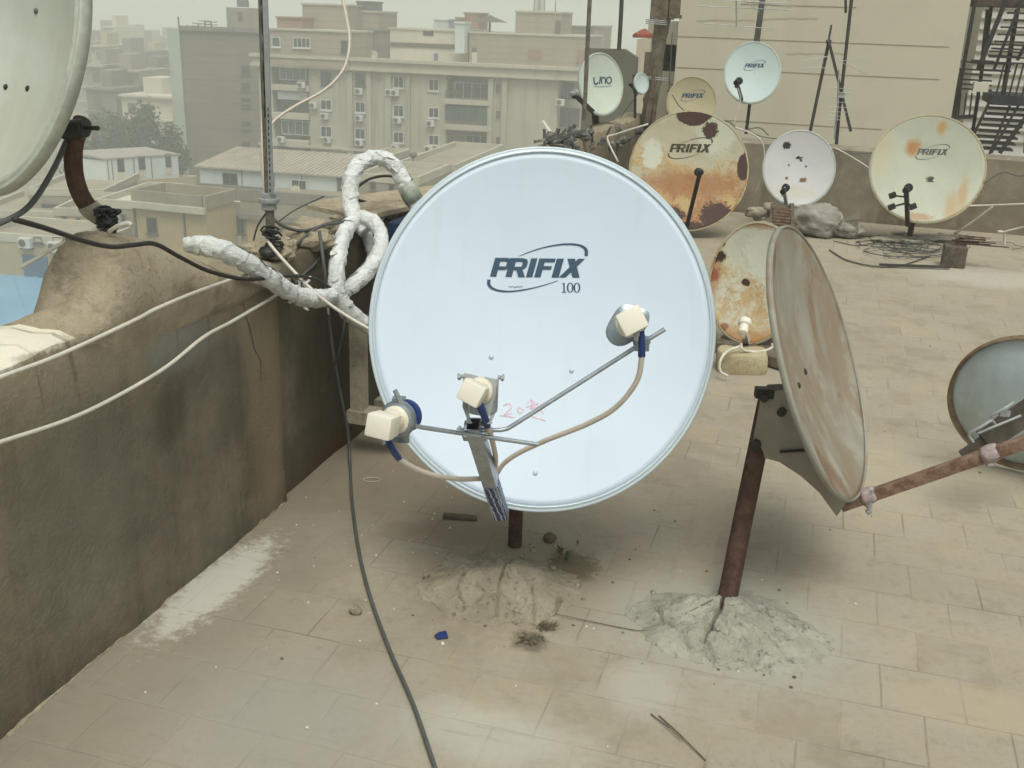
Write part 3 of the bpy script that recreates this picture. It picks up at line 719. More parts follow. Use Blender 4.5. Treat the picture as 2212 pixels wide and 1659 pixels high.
# square feed arm, open at its end
ab = on(1083, 1098, C1, n1) - n1*.02; am = atd(1080, 1106, 2.90); tip = atd(1022, 916, 2.52)
ad = (tip-am).normalized(); ax = ad.cross(u1).normalized(); ay = ax.cross(ad)
if ax.dot(V((1, 0, 0))) < 0: ax = -ax
mb = MB(); w = .0185
def sq(p, w): return [p+ax*w+ay*w, p-ax*w+ay*w, p-ax*w-ay*w, p+ax*w-ay*w]
mb.rings([sq(am-ad*.004, w), sq(tip, w), sq(tip, w-.0035), sq(tip-ad*.09, w-.0035)], cap=(True, True))
arm = mb.build('feed_arm', M['zinc'], dish)
mb = MB(); mb.box(tip-ad*.055, (.034, .03, .004), (ax, ay, ad)); 
mb = MB(); P_ = [am - ad*.012 + (tip-am)*f for f in [i*.028 for i in range(15)]]
R = []
for i, p in enumerate(P_):
    rr = w + .0025 + .0025*nz((i, 1, 0), .9, 2); R.append([p + ax*(rr*c_) + ay*(rr*s_) for c_, s_ in ((1, .6), (.6, 1), (-.6, 1), (-1, .6), (-1, -.6), (-.6, -1), (.6, -1), (1, -.6))])
mb.rings(R); mb.build('tape_wrap', M['stripe'], arm, smooth='auto')
mb = MB()
for p, w_, h_ in ((tip-ad*.022, .056, .046),):
    mb.rings([[p+ax*(i*w_/2)+ay*(j*h_/2)-ad*k for i, j in ((1, 1), (-1, 1), (-1, -1), (1, -1))] for k in (0, .022)], cap=(False, False))
for s in (-1, 1):
    mb.tube([tip-ad*.03+ax*.03*s, tip-ad*.03+ax*.045*s], .006, 8); mb.tube([tip-ad*.03+ax*.036*s, tip-ad*.03+ax*.041*s], .011, 6)
mb.build('arm_clamp', M['zinc'], arm)
# centre receiver with its folded plate
pb = atd(1022, 848, 2.41); ph = atd(1056, 840, 2.58); dd = (ph-pb).normalized()
pc = atd(1038, 848, 2.475); dq = (EYE*0 - ray(1038, 900)).normalized()*-1; px_ = dq.cross(UP).normalized(); py_ = px_.cross(dq)
if px_.x < 0: px_ = -px_
mb = MB()
q = lambda a, b: pc + px_*a + py_*b
mb.prism([q(-.041, .046), q(-.008, .040), q(0, .028), q(.010, .038), q(.043, .032), q(.041, -.045), q(.020, -.058), q(-.022, -.052), q(-.042, -.036)], dq*.004)
for s in (-1, 1):
    mb.prism([q(s*.042, .04), q(s*.042, -.036), q(s*.026, -.074), q(s*.022, -.070)], dq*.03)
    mb.tube([q(s*.040, .038), q(s*.056, .036)], .005, 8); mb.tube([q(s*.049, .037), q(s*.055, .036)], .0085, 6)
mb.bar(q(-.024, -.072), tip+ay*.02-ax*.02-ad*.02, .012, .004); mb.bar(q(.024, -.072), tip+ay*.02+ax*.02-ad*.02, .012, .004)
plate = mb.build('receiver_plate', M['zinc_dull'], dish)
def receiver(pbx, phn, size, tilt):
    o = lnb(dish, pbx, phn, size, up=tilt); return o
receiver(pb, ph, (.056, .052, .055), V((.42, 0, 1)).normalized())
# side rods
def rod(pts): mb = MB(); mb.tube(pts, .0056, 10); return mb.build('side_rod', M['zinc'], dish, smooth='auto')
rod([atd(853, 843, 2.35), atd(868, 873, 2.36), atd(888, 908, 2.39), atd(899, 920, 2.41), atd(912, 923, 2.42), atd(1010, 938, 2.52), atd(1162, 960, 2.56)])
rod([atd(1040, 929, 2.535), atd(1082, 929, 2.535), atd(1096, 926, 2.535), atd(1108, 919, 2.535), atd(1375, 749, 2.50), atd(1436, 711, 2.49)])
# left receiver: plastic ring clamp
pb = atd(828, 918, 2.30); ph = atd(905, 886, 2.50); dd = (ph-pb).normalized()
mb = MB(); mb.lathe(pb+dd*.066, dd, [(.030, 0), (.039, .004), (.043, .012), (.043, .024), (.037, .03), (.032, .036), (.032, .042), (.02, .044)], 22)
mb.box(atd(862, 872, 2.40), (.03, .025, .03)); mb.box(atd(880, 893, 2.44), (.036, .028, .026)); mb.box(atd(866, 940, 2.42), (.04, .022, .03))
mb.build('ring_clamp', M['zinc_blue'], dish, smooth='auto')
mb = MB(); mb.lathe(pb+dd*.118, dd, [(.036, 0), (.039, .004), (.039, .016), (.02, .02)], 22); mb.build('horn_cap', M['blue_tape'], dish, smooth='auto')
receiver(pb, ph, (.060, .052, .062), V((.1, 0, 1)))
# right receiver: rounded steel plate behind
pb = atd(1364, 694, 2.40); ph = atd(1352, 706, 2.62); dd = (ph-pb).normalized(); pc = atd(1356, 701, 2.52); px_ = dd.cross(UP).normalized(); py_ = px_.cross(dd)
if px_.x < 0: px_ = -px_
mb = MB(); R = []
for (k, h) in ((.75, 0), (1.0, .006), (1.0, .014), (.96, .018)):
    R.append([pc + px_*(.051*k*math.cos(2*math.pi*i/26)*(1+.12*math.sin(4*math.pi*i/26))) + py_*(.049*k*math.sin(2*math.pi*i/26+.0)*(1+.1*math.cos(6*math.pi*i/26)) + .2*.051*k*math.cos(2*math.pi*i/26)) + dd*h for i in range(26)])
mb.rings(R); mb.build('receiver_plate', M['zinc_blue'], dish, smooth='auto')
receiver(pb, ph, (.060, .056, .058), V((-.55, 0, 1)).normalized())
mb = MB(); mb.box(atd(1386, 742, 2.49), (.034, .03, .03)); mb.tube([atd(1368, 742, 2.49), atd(1404, 736, 2.49)], .007, 8); mb.bar(atd(1378, 728, 2.5), atd(1384, 748, 2.49), .02, .012)
mb.build('ring_clamp', M['zinc_blue'], dish)
# cables with blue taped ends
def dcable(pts, sleeve):
    mb = MB(); mb.tube(smoothpath(pts, 8), .0068, 10); o = mb.build('cable', M['cable_beige'], dish, smooth=True)
    mb = MB(); mb.tube(smoothpath(sleeve, 5), [.0095, .0105, .010, .0105, .0095, .0095] if len(sleeve) == 2 else [.0085 + .002*abs(nz((i, 0, 0), .8, 1)) for i in range((len(sleeve)-1)*5+1)], 10)
    mb.build('tape_sleeve', M['blue_tape'], o, smooth=True)
dcable([atd(1386, 735, 2.43), atd(1386, 775, 2.44), atd(1374, 826, 2.47), atd(1330, 880, 2.52), atd(1268, 916, 2.58), atd(1180, 951, 2.66), atd(1118, 980, 2.72), atd(1085, 1005, 2.76), atd(1066, 1038, 2.79)],
       [atd(1384, 716, 2.43), atd(1386, 742, 2.43), atd(1386, 770, 2.44)])
dcable([atd(850, 975, 2.38), atd(870, 997, 2.42), atd(920, 1022, 2.5), atd(985, 1034, 2.62), atd(1035, 1034, 2.73), atd(1062, 1034, 2.79)],
       [atd(834, 948, 2.34), atd(846, 968, 2.36), atd(862, 990, 2.41)])
dcable([atd(1040, 882, 2.44), atd(1050, 910, 2.48), atd(1064, 955, 2.58), atd(1071, 995, 2.70), atd(1064, 1032, 2.78)],
       [atd(1037, 876, 2.43), atd(1046, 898, 2.46), atd(1053, 920, 2.50)])
# mound of cement round a pole foot
def mound(name, c, rx, ry, h, mat, seed, label, rot=-.29, lumps=9, cracks=()):
    mb = MB(); R = []; n = 170; cr, sr = math.cos(rot), math.sin(rot); rl = random.Random(seed); SG = []
    for pts, w_, dp in cracks:
        q = [g(u, v, .03*h/.055) for u, v in pts]; W_ = []
        for a, b in zip(q, q[1:]):
            for f in range(5): p = a.lerp(b, f/5); W_.append(p + V((.007*nz(p, 40, 3), .007*nz(p, 40, 9), 0)))
        W_.append(q[-1])
        for k, (a, b) in enumerate(zip(W_, W_[1:])): SG.append((a.x, a.y, b.x, b.y, w_*(.5+.8*abs(nz((k, 0, 0), .5, 2))), dp))
    def groove(X, Y):
        d_ = 0
        for ax_, ay_, bx_, by_, w_, dp in SG:
            ex, ey = bx_-ax_, by_-ay_; L2 = ex*ex+ey*ey or 1e-9; f = max(0, min(1, ((X-ax_)*ex+(Y-ay_)*ey)/L2)); dd2 = math.hypot(X-ax_-ex*f, Y-ay_-ey*f)
            if dd2 < w_: d_ = max(d_, dp*(1-(dd2/w_)**2))
        return d_
    def hz_(x, y):
        p = V((c.x+x, c.y+y, 0)); k = math.hypot((cr*x+sr*y)/rx, (-sr*x+cr*y)/ry)
        base = h*max(0, 1-k)**1.15
        rough = .55*nz(p, 6, seed) + .34*nz(p, 15, seed+1) + .22*(1-abs(nz(p, 30, seed+3))) + .09*nz(p, 85, seed) - .10
        return max(-.004, base*.95 + rough*h*.6*min(1, (1-k)*2.2) + .002) - groove(p.x, p.y)
    for j in range(66):
        k = 1-j/65.5; ring = []
        for i in range(n):
            q = 2*math.pi*i/n; d = V((math.cos(q), math.sin(q), 0))
            e = 1 + .22*nz(d, 1.3, seed) + .12*nz(d, 4, seed+2) + .06*nz(d, 11, seed+4) + .03*nz(d, 30, seed)
            x, y = rx*k*e*d.x, ry*k*e*d.y; X, Y = cr*x - sr*y, sr*x + cr*y
            p = V((c.x+X, c.y+Y, 0)); gr = groove(p.x, p.y); p.z = (hz_(X/e, Y/e) + groove(c.x+X/e, c.y+Y/e) - gr) if j else -.01
            ring.append(p)
        R.append(ring)
    mb.rings(R, cap=(False, True))
    for i in range(lumps):
        q = rl.uniform(0, 6.28); k = rl.uniform(.3, 1.15); x, y = rx*k*math.cos(q), ry*k*math.sin(q); X, Y = cr*x - sr*y, sr*x + cr*y
        r_ = rl.uniform(.006, .016)*(h/.085)**.5; mb.rock((c.x+X, c.y+Y, max(.0, hz_(X, Y) if k < 1 else 0)+r_*.1), r_, i*1.7, 9, 7, .6, .55)
    o = mb.build(name, mat, smooth=True, origin=V((c.x, c.y, 0))); tag(o, label, 'cement mound')
    return o
mound('cement_mound', g(1082, 1255, .02), .255, .225, .078, M['sand_mound'], 3, 'low sandy cracked cement mound at the foot of the clean white dish pole',
      cracks=[([(1112, 1190), (1100, 1225), (1080, 1262), (1072, 1310)], .007, .016), ([(985, 1310), (1030, 1322), (1080, 1326), (1130, 1318), (1165, 1325), (1200, 1300), (1212, 1272)], .008, .018), ([(1000, 1240), (985, 1262), (1005, 1290)], .007, .014), ([(1150, 1260), (1155, 1300), (1150, 1322)], .006, .014)])
mound('cement_mound', g(1578, 1342, .03), .275, .22, .082, M['grey_mound'], 8, 'rough grey crumbling cement mound at the foot of the rust streaked dish pole',
      cracks=[([(1566, 1282), (1556, 1325), (1540, 1345), (1520, 1372)], .011, .05), ([(1455, 1385), (1480, 1410), (1520, 1425), (1580, 1436), (1640, 1430), (1665, 1412)], .009, .025), ([(1505, 1250), (1530, 1262), (1556, 1270)], .012, .03), ([(1420, 1290), (1432, 1330), (1470, 1350), (1500, 1340)], .008, .018), ([(1530, 1375), (1545, 1400), (1530, 1422)], .007, .016), ([(1480, 1365), (1500, 1385), (1525, 1380)], .008, .018), ([(1650, 1300), (1690, 1325), (1720, 1345)], .007, .014), ([(1600, 1400), (1625, 1412), (1650, 1398)], .009, .02)])

# ---------------- the rust streaked dish seen from the side
C2 = atd(1775, 783, 3.05); n2 = azel(63.5, 23.2); r2, u2, n2 = basis(n2)
F2 = frame(C2, r2, u2, n2); A2, B2, D2 = .376, .409, .07
pb2 = g(1570, 1275, .06); pb2.z = 0
dish2 = thing('satellite_dish', pb2, 'rust streaked old satellite dish turned sideways to the right of the clean white dish', 'satellite dish')
ref2 = reflector(dish2, F2, A2, B2, D2, M['dish_side'], M['rim_side'], rim=.007, lip=.012, seg=96)
I2 = F2.inverted()
def on2(u, v): p = I2 @ on(u, v, C2 - n2*.05, n2); return p.x, p.y
for (u, v) in ((1752, 800), (1738, 830), (1843, 985), (1838, 1020)):
    x, y = on2(u, v)
    if (x/A2)**2+(y/B2)**2 < .95: bolt(ref2, F2, x, y, surf(x, y, A2, B2, D2), .010, M['dark_steel'])
s2 = lambda u, v, k=0.0: on(u, v, C2 + r2*k, r2)
tp2 = s2(1640, 952)
mb = MB(); mb.tube([pb2 - UP*.03, pb2.lerp(tp2, .5), tp2 + (tp2-pb2).normalized()*.14], .030, 18)
mb.build('pole', M['rust'], dish2, smooth='auto')
mb = MB(); side = [(1652, 838), (1700, 836), (1770, 940), (1792, 1010), (1832, 1078), (1812, 1106), (1775, 1055), (1736, 1020), (1690, 990), (1636, 975), (1632, 948)]
for k in (-.035, .035): mb.prism([s2(u, v, 0) + r2*k for u, v in side], r2*.004)
back = [(1632, 948), (1652, 838)]
mb.add([s2(u, v)+r2*k for (u, v) in back for k in (-.035, .039)], [(0, 1, 3, 2)])
low = [(1636, 975), (1690, 990), (1736, 1020), (1775, 1055), (1812, 1106)]
mb.add([s2(u, v)+r2*k for (u, v) in low for k in (-.0345, .0385)], [(2*i, 2*i+1, 2*i+3, 2*i+2) for i in range(4)])
mb.build('back_bracket', M['rust_grey'], dish2)
mb = MB()
for (u, v, r_) in ((1696, 880, .013), (1640, 950, .016), (1660, 850, .012)):
    p = s2(u, v) ; sgn = -1 if r2.y > 0 else 1
    mb = MB(); mb.tube([p + r2*.035*sgn, p + r2*.055*sgn], r_, 10); mb.build('bracket_bolt', M['dark_steel'], dish2)
mb = MB(); mb.box(s2(1662, 842)+r2*.03*(-1 if r2.y > 0 else 1), (.07, .03, .03)); mb.build('bracket_clip', M['dark_steel'], dish2)
mb = MB(); sd_ = -1 if r2.y > 0 else 1
mb.bar(s2(1692, 966)+r2*.041*sd_, s2(1752, 962)+r2*.041*sd_, .006, .010, up=r2); mb.build('bracket_slot', M['black'], dish2)
mb = MB(); a0 = s2(1818, 1092); a1 = s2(2300, 925); mb.bar(a0, a1, .034, .034, up=u2)
arm2 = mb.build('feed_arm', M['rust_light'], dish2, bevel=.003)
for f, nm in ((.135, 'old_tape'), (.69, 'old_tape')):
    mb = MB(); p = a0.lerp(a1, f); dr = (a1-a0).normalized(); mb.tube([p-dr*.02, p-dr*.006, p+dr*.01, p+dr*.024], [.024, .029, .026, .023], 9, wob=.25)
    mb.rock(p - UP*.026 - V((0, .012, 0)), .012, 3); mb.build(nm, plain('faded_tape', (.36, .29, .29), .7, 0, .3, 30), arm2, smooth=True)
mb = MB(); p = a0.lerp(a1, .135); mb.tube([p - UP*.05 - V((0, .02, 0)), p + UP*.03 - V((0, .02, 0))], .005, 8); mb.tube([p - UP*.045 - V((0, .02, 0)), p - UP*.037 - V((0, .02, 0))], .010, 6); mb.build('arm_bolt', M['zinc_dull'], arm2)

# ---------------- dusty dish cut by the left edge of the picture
C3 = atd(-2, 98, 2.50); n3 = azel(-36, 17); r3, u3, n3 = basis(n3, math.radians(-3))
F3 = frame(C3, r3, u3, n3); A3, B3, D3 = .307, .338, .07
hp = on(232, 478, roof(0, -.10), E2)
dish3 = thing('satellite_dish', hp, 'dusty greenish white satellite dish with bolt holes above the left parapet wall', 'satellite dish')
ref3 = reflector(dish3, F3, A3, B3, D3, M['dish_left'], M['rim_left'], rim=.022, lip=.028, seg=96)
I3 = F3.inverted()
def on3(u, v): p = I3 @ on(u, v, C3 - n3*.05, n3); return p.x, p.y
for (u, v) in ((48, 188), (2, 185), (10, 346), (68, 20)):
    x, y = on3(u, v)
    bolt(ref3, F3, x, y, surf(x, y, A3, B3, D3), .0075, M['dark_steel'] if u != 68 else M['logo_pale'])
x, y = on3(-16, -27); print_logo(ref3, F3, A3, B3, D3, x, y, .00019, math.radians(2), M['logo_pale'])
pts = [atd(178, 262, 2.66), atd(160, 310, 2.70), atd(160, 372, 2.72), atd(174, 420, 2.74), atd(196, 452, 2.76), atd(222, 470, 2.78)]
mb = MB(); mb.tube(smoothpath(pts, 5), .0235, 16); mb.build('pole', M['rust'], dish3, smooth='auto')
mb = MB(); mb.tube(smoothpath([pts[3].lerp(pts[4], .7), pts[4], pts[5], hp+UP*.0]), .027, 14); mb.build('pole_sleeve', M['post'], dish3, smooth='auto')
mb = MB(); b0 = atd(140, 282, 2.64); b1 = atd(183, 276, 2.62); mb.tube([b0, b1], .024, 12); mb.tube([b1, atd(212, 277, 2.60)], .006, 8); mb.box(atd(160, 272, 2.62), (.05, .03, .02)); mb.box(atd(158, 294, 2.64), (.05, .03, .012)); mb.build('back_bracket', M['dark_steel'], dish3, smooth='auto')
mb = MB()
for i in range(26):
    q = rnd.random()*6.28; c = hp + V((rnd.uniform(-.012, .012), rnd.uniform(-.012, .012), rnd.uniform(-.03, .03))); R_ = rnd.uniform(.012, .022)
    ax_ = V((rnd.uniform(-.4, .4), rnd.uniform(-.4, .4), 1)).normalized(); a_ = ax_.cross(V((1, 0, 0))).normalized(); b_ = ax_.cross(a_)
    mb.tube([c + a_*R_*math.cos(q+.7*k) + b_*R_*math.sin(q+.7*k) for k in range(7)], .0045, 6)
mb.rock(hp, .027, 5, amp=.6); mb.build('tape_binding', M['black'], dish3, smooth=True)

# ---------------- dish lying at the right edge, seen from behind
C4 = atd(2222, 872, 3.98); n4 = V((.48, .80, .34)).normalized(); r4, u4, n4 = basis(n4)
F4 = frame(C4, r4, u4, n4); A4, B4, D4 = .275, .30, .06
p4 = g(2200, 1035); 
dish4 = thing('satellite_dish', (p4.x, p4.y, 0), 'blue grey dish with a brown rim seen from behind at the right picture edge', 'satellite dish')
reflector(dish4, F4, A4, B4, D4, M['dish_back'], M['rim_back'], rim=.014, lip=.028)
k0 = atd(2078, 985, 3.72); k1 = atd(2245, 872, 3.66); kd = (k1-k0).normalized()
mb = MB(); mb.bar(k0+kd*.09, k1, .075, .05, up=V((0, -1, .2))); mb.bar(k0, k0+kd*.10, .035, .03, up=V((0, -1, .2)))
mb.build('back_bracket', plain('dark_bracket', (.075, .062, .048), .6, .1, .4, 18), dish4, bevel=.004)
mb = MB()
for (u, v) in ((2112, 938), (2160, 900)):
    p = atd(u, v, 3.60); mb.tube(smoothpath([p + V((-.01, 0, -.03)), p + V((-.03, 0, 0)), p + V((0, -.01, .03)), p+kd*.05 + V((0, 0, .02))], 5), .005, 8)
mb.tube([atd(2112, 936, 3.6), atd(2205, 898, 3.6)], .0045, 8); mb.box(atd(2170, 893, 3.6), (.035, .012, .02))
mb.build('bracket_clamp', M['zinc_dull'], dish4)
mb = MB(); mb.tube([V((C4.x+.10, C4.y-.10, -.02)), V((C4.x+.10, C4.y-.12, .42))], .025, 12); mb.build('pole', M['rust'], dish4, smooth='auto')
# ---------------- the dishes further back
def far_dish(label, uv, Y, wpx, hpx, az, el, mat, rim, base=None, logo=None, arm=None, roll=0.0, lnbmat='black', dd_=.075, pole_mat='rust', pole_r=.024, top=None, group=None, ls=1.0):
    C = at(*uv, Y); n = azel(az, el); r, u, n = basis(n, math.radians(roll)); D = depth(C)
    vd = (EYE-C).normalized()
    b = hpx*D/F/2/max(.3, math.sqrt(max(0, 1-(u.dot(vd))**2))); a = wpx*D/F/2/max(.3, math.sqrt(max(0, 1-(r.dot(vd))**2)))
    Fm = frame(C, r, u, n)
    bp = base if base is not None else V((C.x, C.y+.15, 0))
    t = thing('satellite_dish', bp, label, 'satellite dish', group)
    ro = reflector(t, Fm, a, b, dd_*b/.48, mat, rim, rim=.012, lip=.02, seg=72)
    ps = C - n*(.11+dd_*b/.48)
    mb = MB(); tt = V((ps.x, ps.y, ps.z+.06)) if top is None else top
    mb.tube([bp-UP*.02, bp.lerp(tt, .5), tt], pole_r, 12); mb.build('pole', M[pole_mat], t, smooth='auto')
    bz = dd_*b/.48+.03; mb = MB(); mb.box(C - n*bz, (.12, .16, .03), (r, u, n)); mb.bar(C-n*bz, tt-UP*.05, .05, .06); mb.build('back_bracket', M['dark_steel'], t)
    inv = Fm.inverted()
    if logo:
        (lu, lv, sc, mt, kind) = logo; q = inv @ on(lu, lv, C - n*.04, n)
        print_logo(ro, Fm, a, b, dd_*b/.48, q.x, q.y, sc, math.radians(2-roll), M[mt], kind=kind)
    if arm:
        (bu, bv), (tu, tv), ext, mt, rad = arm
        p0 = on(bu, bv, C, n); p1 = at(tu, tv, Y-ext)
        mb = MB(); mb.bar(p0 - n*.02, p1, rad*2, rad*2); ao = mb.build('feed_arm', M[mt], t)
        d = (C-p1).normalized(); mb = MB(); mb.lathe(p1 - d*.03, d, [(x_*ls, y_*ls) for x_, y_ in ((.016, 0), (.025, .006), (.025, .05), (.02, .055), (.032, .062), (.034, .09), (.016, .095))], 14)
        mb.build('receiver', M[lnbmat], t, smooth='auto')
        mb = MB(); mb.lathe(p1 - (p1-p0).normalized()*.02, (p1-p0).normalized().cross(d), [(.040*ls, -.008), (.042*ls, 0), (.040*ls, .008)], 14); mb.build('receiver_clamp', M[mt], t, smooth='auto')
    return t, C, Fm, (a, b)

t5, C5, F5, ab5 = far_dish('big peeling dish covered in orange rust with dark bare patches', (1487, 370), 8.5, 250, 250, -6, 12, M['dish_rusty'], M['rim_rusty'],
    logo=(1491, 320, .00029, 'logo_rust', 'long'), arm=((1483, 492), (1512, 372), .42, 'black', .014), lnbmat='black')
t6, *_ = far_dish('sand coloured dish half hidden above the big peeling rusty dish', (1494, 222), 9.25, 102, 106, -4, 8, M['dish_sand'], M['dish_sand'],
    base=V((at(1494, 222, 9.4).x, 9.42, 0)), logo=(1496, 207, .000165, 'logo', 'long'))
t7, C7, F7, _ = far_dish('pale blue dish on a tall pole in front of the beige facade', (1625, 157), 9.85, 116, 124, -12, 16, M['dish_pale'], M['rim_pale'],
    base=at(1612, 285, 10.12), logo=(1630, 142, .000155, 'logo', 'long'), arm=((1603, 216), (1592, 178), .34, 'dark_steel', .012), pole_mat='iron', pole_r=.016, top=at(1652, -40, 10.25))
t8, C8, F8, _ = far_dish('small chipped white dish with bullet like holes behind the grey sacks', (1726, 364), 9.0, 148, 158, -5, 14, M['dish_chipped'], M['rim_pale'],
    arm=((1700, 440), (1693, 412), .30, 'zinc_dull', .012), lnbmat='black')
t9, C9, F9, _ = far_dish('large cream white dish with brown rust stains by the right end of the far wall', (2003, 366), 8.55, 232, 225, -10, 12, M['dish_stained'], M['rim_rusty'],
    logo=(2015, 328, .00021, 'logo_pale', 'long'), arm=((1962, 486), (1958, 410), .45, 'dark_steel', .016), roll=-3)
mb = MB()          # three dead receivers left on its arm
for (u, v, s) in ((1928, 422, 1), (1926, 447, 1), (1972, 446, 1)):
    p = at(u, v, 8.15); mb.box(p, (.05, .03, .04), (V((.9, 0, .4)).normalized(), V((0, 1, 0)), V((-.4, 0, .9)).normalized())); mb.bar(p, at(1958, (v+430)/2, 8.2), .012, .012)
mb.build('side_receivers', M['dark_steel'], t9)
t10, C10, F10, _ = far_dish('rust speckled cream dish standing low behind the sideways dish', (1626, 613), 5.35, 182, 258, -27, 9, M['dish_pocked'], M['rim_rusty'],
    arm=((1612, 742), (1606, 712), .26, 'cream', .016), lnbmat='cream')
ub = on(1290, 268, roof(0, -.12), E2)
t11, C11, F11, _ = far_dish('pale green dish with a dark three letter mark on the corner of the left parapet', (1299, 182), 8.75, 90, 126, 28, 12, M['dish_green'], M['rim_pale'],
    base=at(1289, 285, 8.9), logo=(1298, 174, .00021, 'logo', 'short'), arm=((1285, 242), (1238, 202), .30, 'dark_steel', .014), ls=.8, lnbmat='zinc_dull', pole_mat='dark_steel', pole_r=.03)
t12, C12, F12, _ = far_dish('tiny pale dish fixed to the old timber mast', (1386, 180), 9.7, 27, 40, 25, 12, M['dish_pale'], M['rim_pale'],
    base=at(1372, 262, 9.72), arm=((1378, 200), (1363, 183), .12, 'dark_steel', .008), pole_r=.012, pole_mat='dark_steel', dd_=.05, ls=.4)

# =====================================================================  masts, aerials
tm = thing('timber_mast', at(1395, 300, 9.95), 'thick weathered timber mast with boards and wires at the far roof corner', 'mast')
mb = MB(); pts = [at(1388, 330, 9.95), at(1400, 255, 9.95), at(1411, 190, 9.95), at(1421, 110, 9.95), at(1432, 40, 9.95), at(1440, -40, 9.95)]
mb.tube(smoothpath(pts, 5), [.066 + .010*nz((i, 0, 0), .35, 4) for i in range(26)], 14, wob=.22); mb.build('post', M['bark_wood'], tm, smooth=True)
mb = MB(); mb.box(at(1457, 8, 9.85), (.10, .10, .24)); mb.box(at(1424, 20, 9.83), (.15, .05, .18)); mb.box(at(1457, 36, 9.83), (.115, .12, .03)); mb.build('mast_box', M['wood'], tm)
mb = MB(); mb.box(at(1408, 200, 9.8), (.05, .04, .55), (V((1, 0, 0)), V((0, 1, 0)), V((.1, 0, 1)).normalized())); mb.box(at(1398, 150, 9.83), (.06, .03, .30)); mb.box(at(1412, 258, 9.8), (.035, .03, .5)); mb.build('board', M['wood'], tm)
mb = MB()
for v in (42, 46, 50, 166, 170): mb.tube([at(1395, v, 9.82), at(1418, v+2, 9.78), at(1442, v+4, 9.82)], .006, 6)
mb.build('binding_wire', M['zinc_dull'], tm)
def mast(label, pts, r, mat, extra=None, cat='mast', name='mast'):
    t = thing(name, pts[0], label, cat); mb = MB(); mb.tube(pts, r, 12); mb.build('pole', M[mat], t, smooth='auto'); return t
# steel mast on the parapet with a pipe collar
bm_ = on(588, 560, roof(0, -.10), E2); Ym = bm_.y
t = mast('grey steel mast with a pale pipe collar and dark slots rising from the parapet corner', [at(587, 560, Ym), at(583, 470, Ym), at(574, 200, Ym), at(566, -60, Ym)], .0155, 'mast_steel')
mb = MB(); mb.bar(at(571, -60, Ym-.02), at(586, 420, Ym-.02), .010, .016); mb.build('angle_bar', M['zinc_dull'], t)
mb = MB()
for i in range(14): v = 236 + i*13.5; mb.box(at(572.5+.0272*v, v, Ym-.031), (.003, .004, .011))
mb.tube([at(566+.028*(i*14)+2.5*nz((i, 0, 0), .6, 3), i*14-40, Ym-.013) for i in range(22)], [.0045+.003*nz((i, 0, 0), .8, 9) for i in range(22)], 6)
mb.build('slots', M['black'], t)
mb = MB(); cc = at(581, 436, Ym); mb.lathe(cc, UP, [(.020, -.028), (.026, -.024), (.026, -.004), (.034, -.002), (.036, .004), (.034, .012), (.026, .014), (.026, .03), (.02, .032)], 18); mb.build('pipe_collar', M['zinc_dull'], t, smooth='auto')
mb = MB()
for i in range(14):
    p = at(586+rnd.uniform(-10, 14), 500+rnd.uniform(-6, 60), Ym-.03+rnd.uniform(-.02, .02)); R_ = rnd.uniform(.02, .035)
    mb.tube([p + V((R_*math.cos(q), rnd.uniform(-.01, .01), R_*.6*math.sin(q))) for q in [k*.8 for k in range(8)]], .004, 6)
mb.rock(at(580, 545, Ym-.05), .03, 4, amp=.5); mb.build('wire_lashing', M['cable_dark'], t, smooth=True)
mast('thin grey pole passing in front of the three letter dish', [at(1262, 260, 8.0), at(1268, 120, 8.0), at(1277, -60, 8.0)], .0155, 'mast_steel')
mast('thin dark pole standing on the weathered grey wall block', [at(1337, 108, 13.4), at(1340, 60, 13.4), at(1346, -60, 13.4)], .026, 'iron')
tj = mast('tall dark mast beside the leaning aerial legs on the far wall', [at(1806, 322, 9.75), at(1812, 250, 9.75), at(1846, -60, 9.75)], .0155, 'iron')
mb = MB(); mb.box(at(1817, 205, 9.73), (.05, .05, .05)); mb.tube([at(1802, 300, 9.72), at(1811, 215, 9.72)], .008, 8); mb.build('mast_clamp', M['zinc_dull'], tj)
def yagi(label, boom, elems, vert=None, Y=9.9, r=.0035):
    t = thing('tv_aerial', boom[0], label, 'aerial')
    mb = MB(); mb.tube(boom, .007, 6); mb.build('boom', M['zinc_dull'], t)
    mb = MB()
    for a, b in elems: mb.tube([a, b], r, 5)
    mb.build('elements', M['zinc_dull'], t)
    return t
ya = yagi('flat tv aerial with long rods at the top of the picture against the beige facade', [at(1590, -30, 10.0), at(1591, 58, 10.0)],
     [(at(1510, 13, 10.0), at(1702, 22, 10.0)), (at(1511, 50, 10.0), at(1668, 62, 10.0)), (at(1575, 2, 9.98), at(1712, 8, 9.98)), (at(1590, 2, 9.98), at(1712, 14, 10)), (at(1628, -10, 9.98), at(1630, 15, 9.98)), (at(1600, -5, 9.98), at(1640, 26, 9.98))])
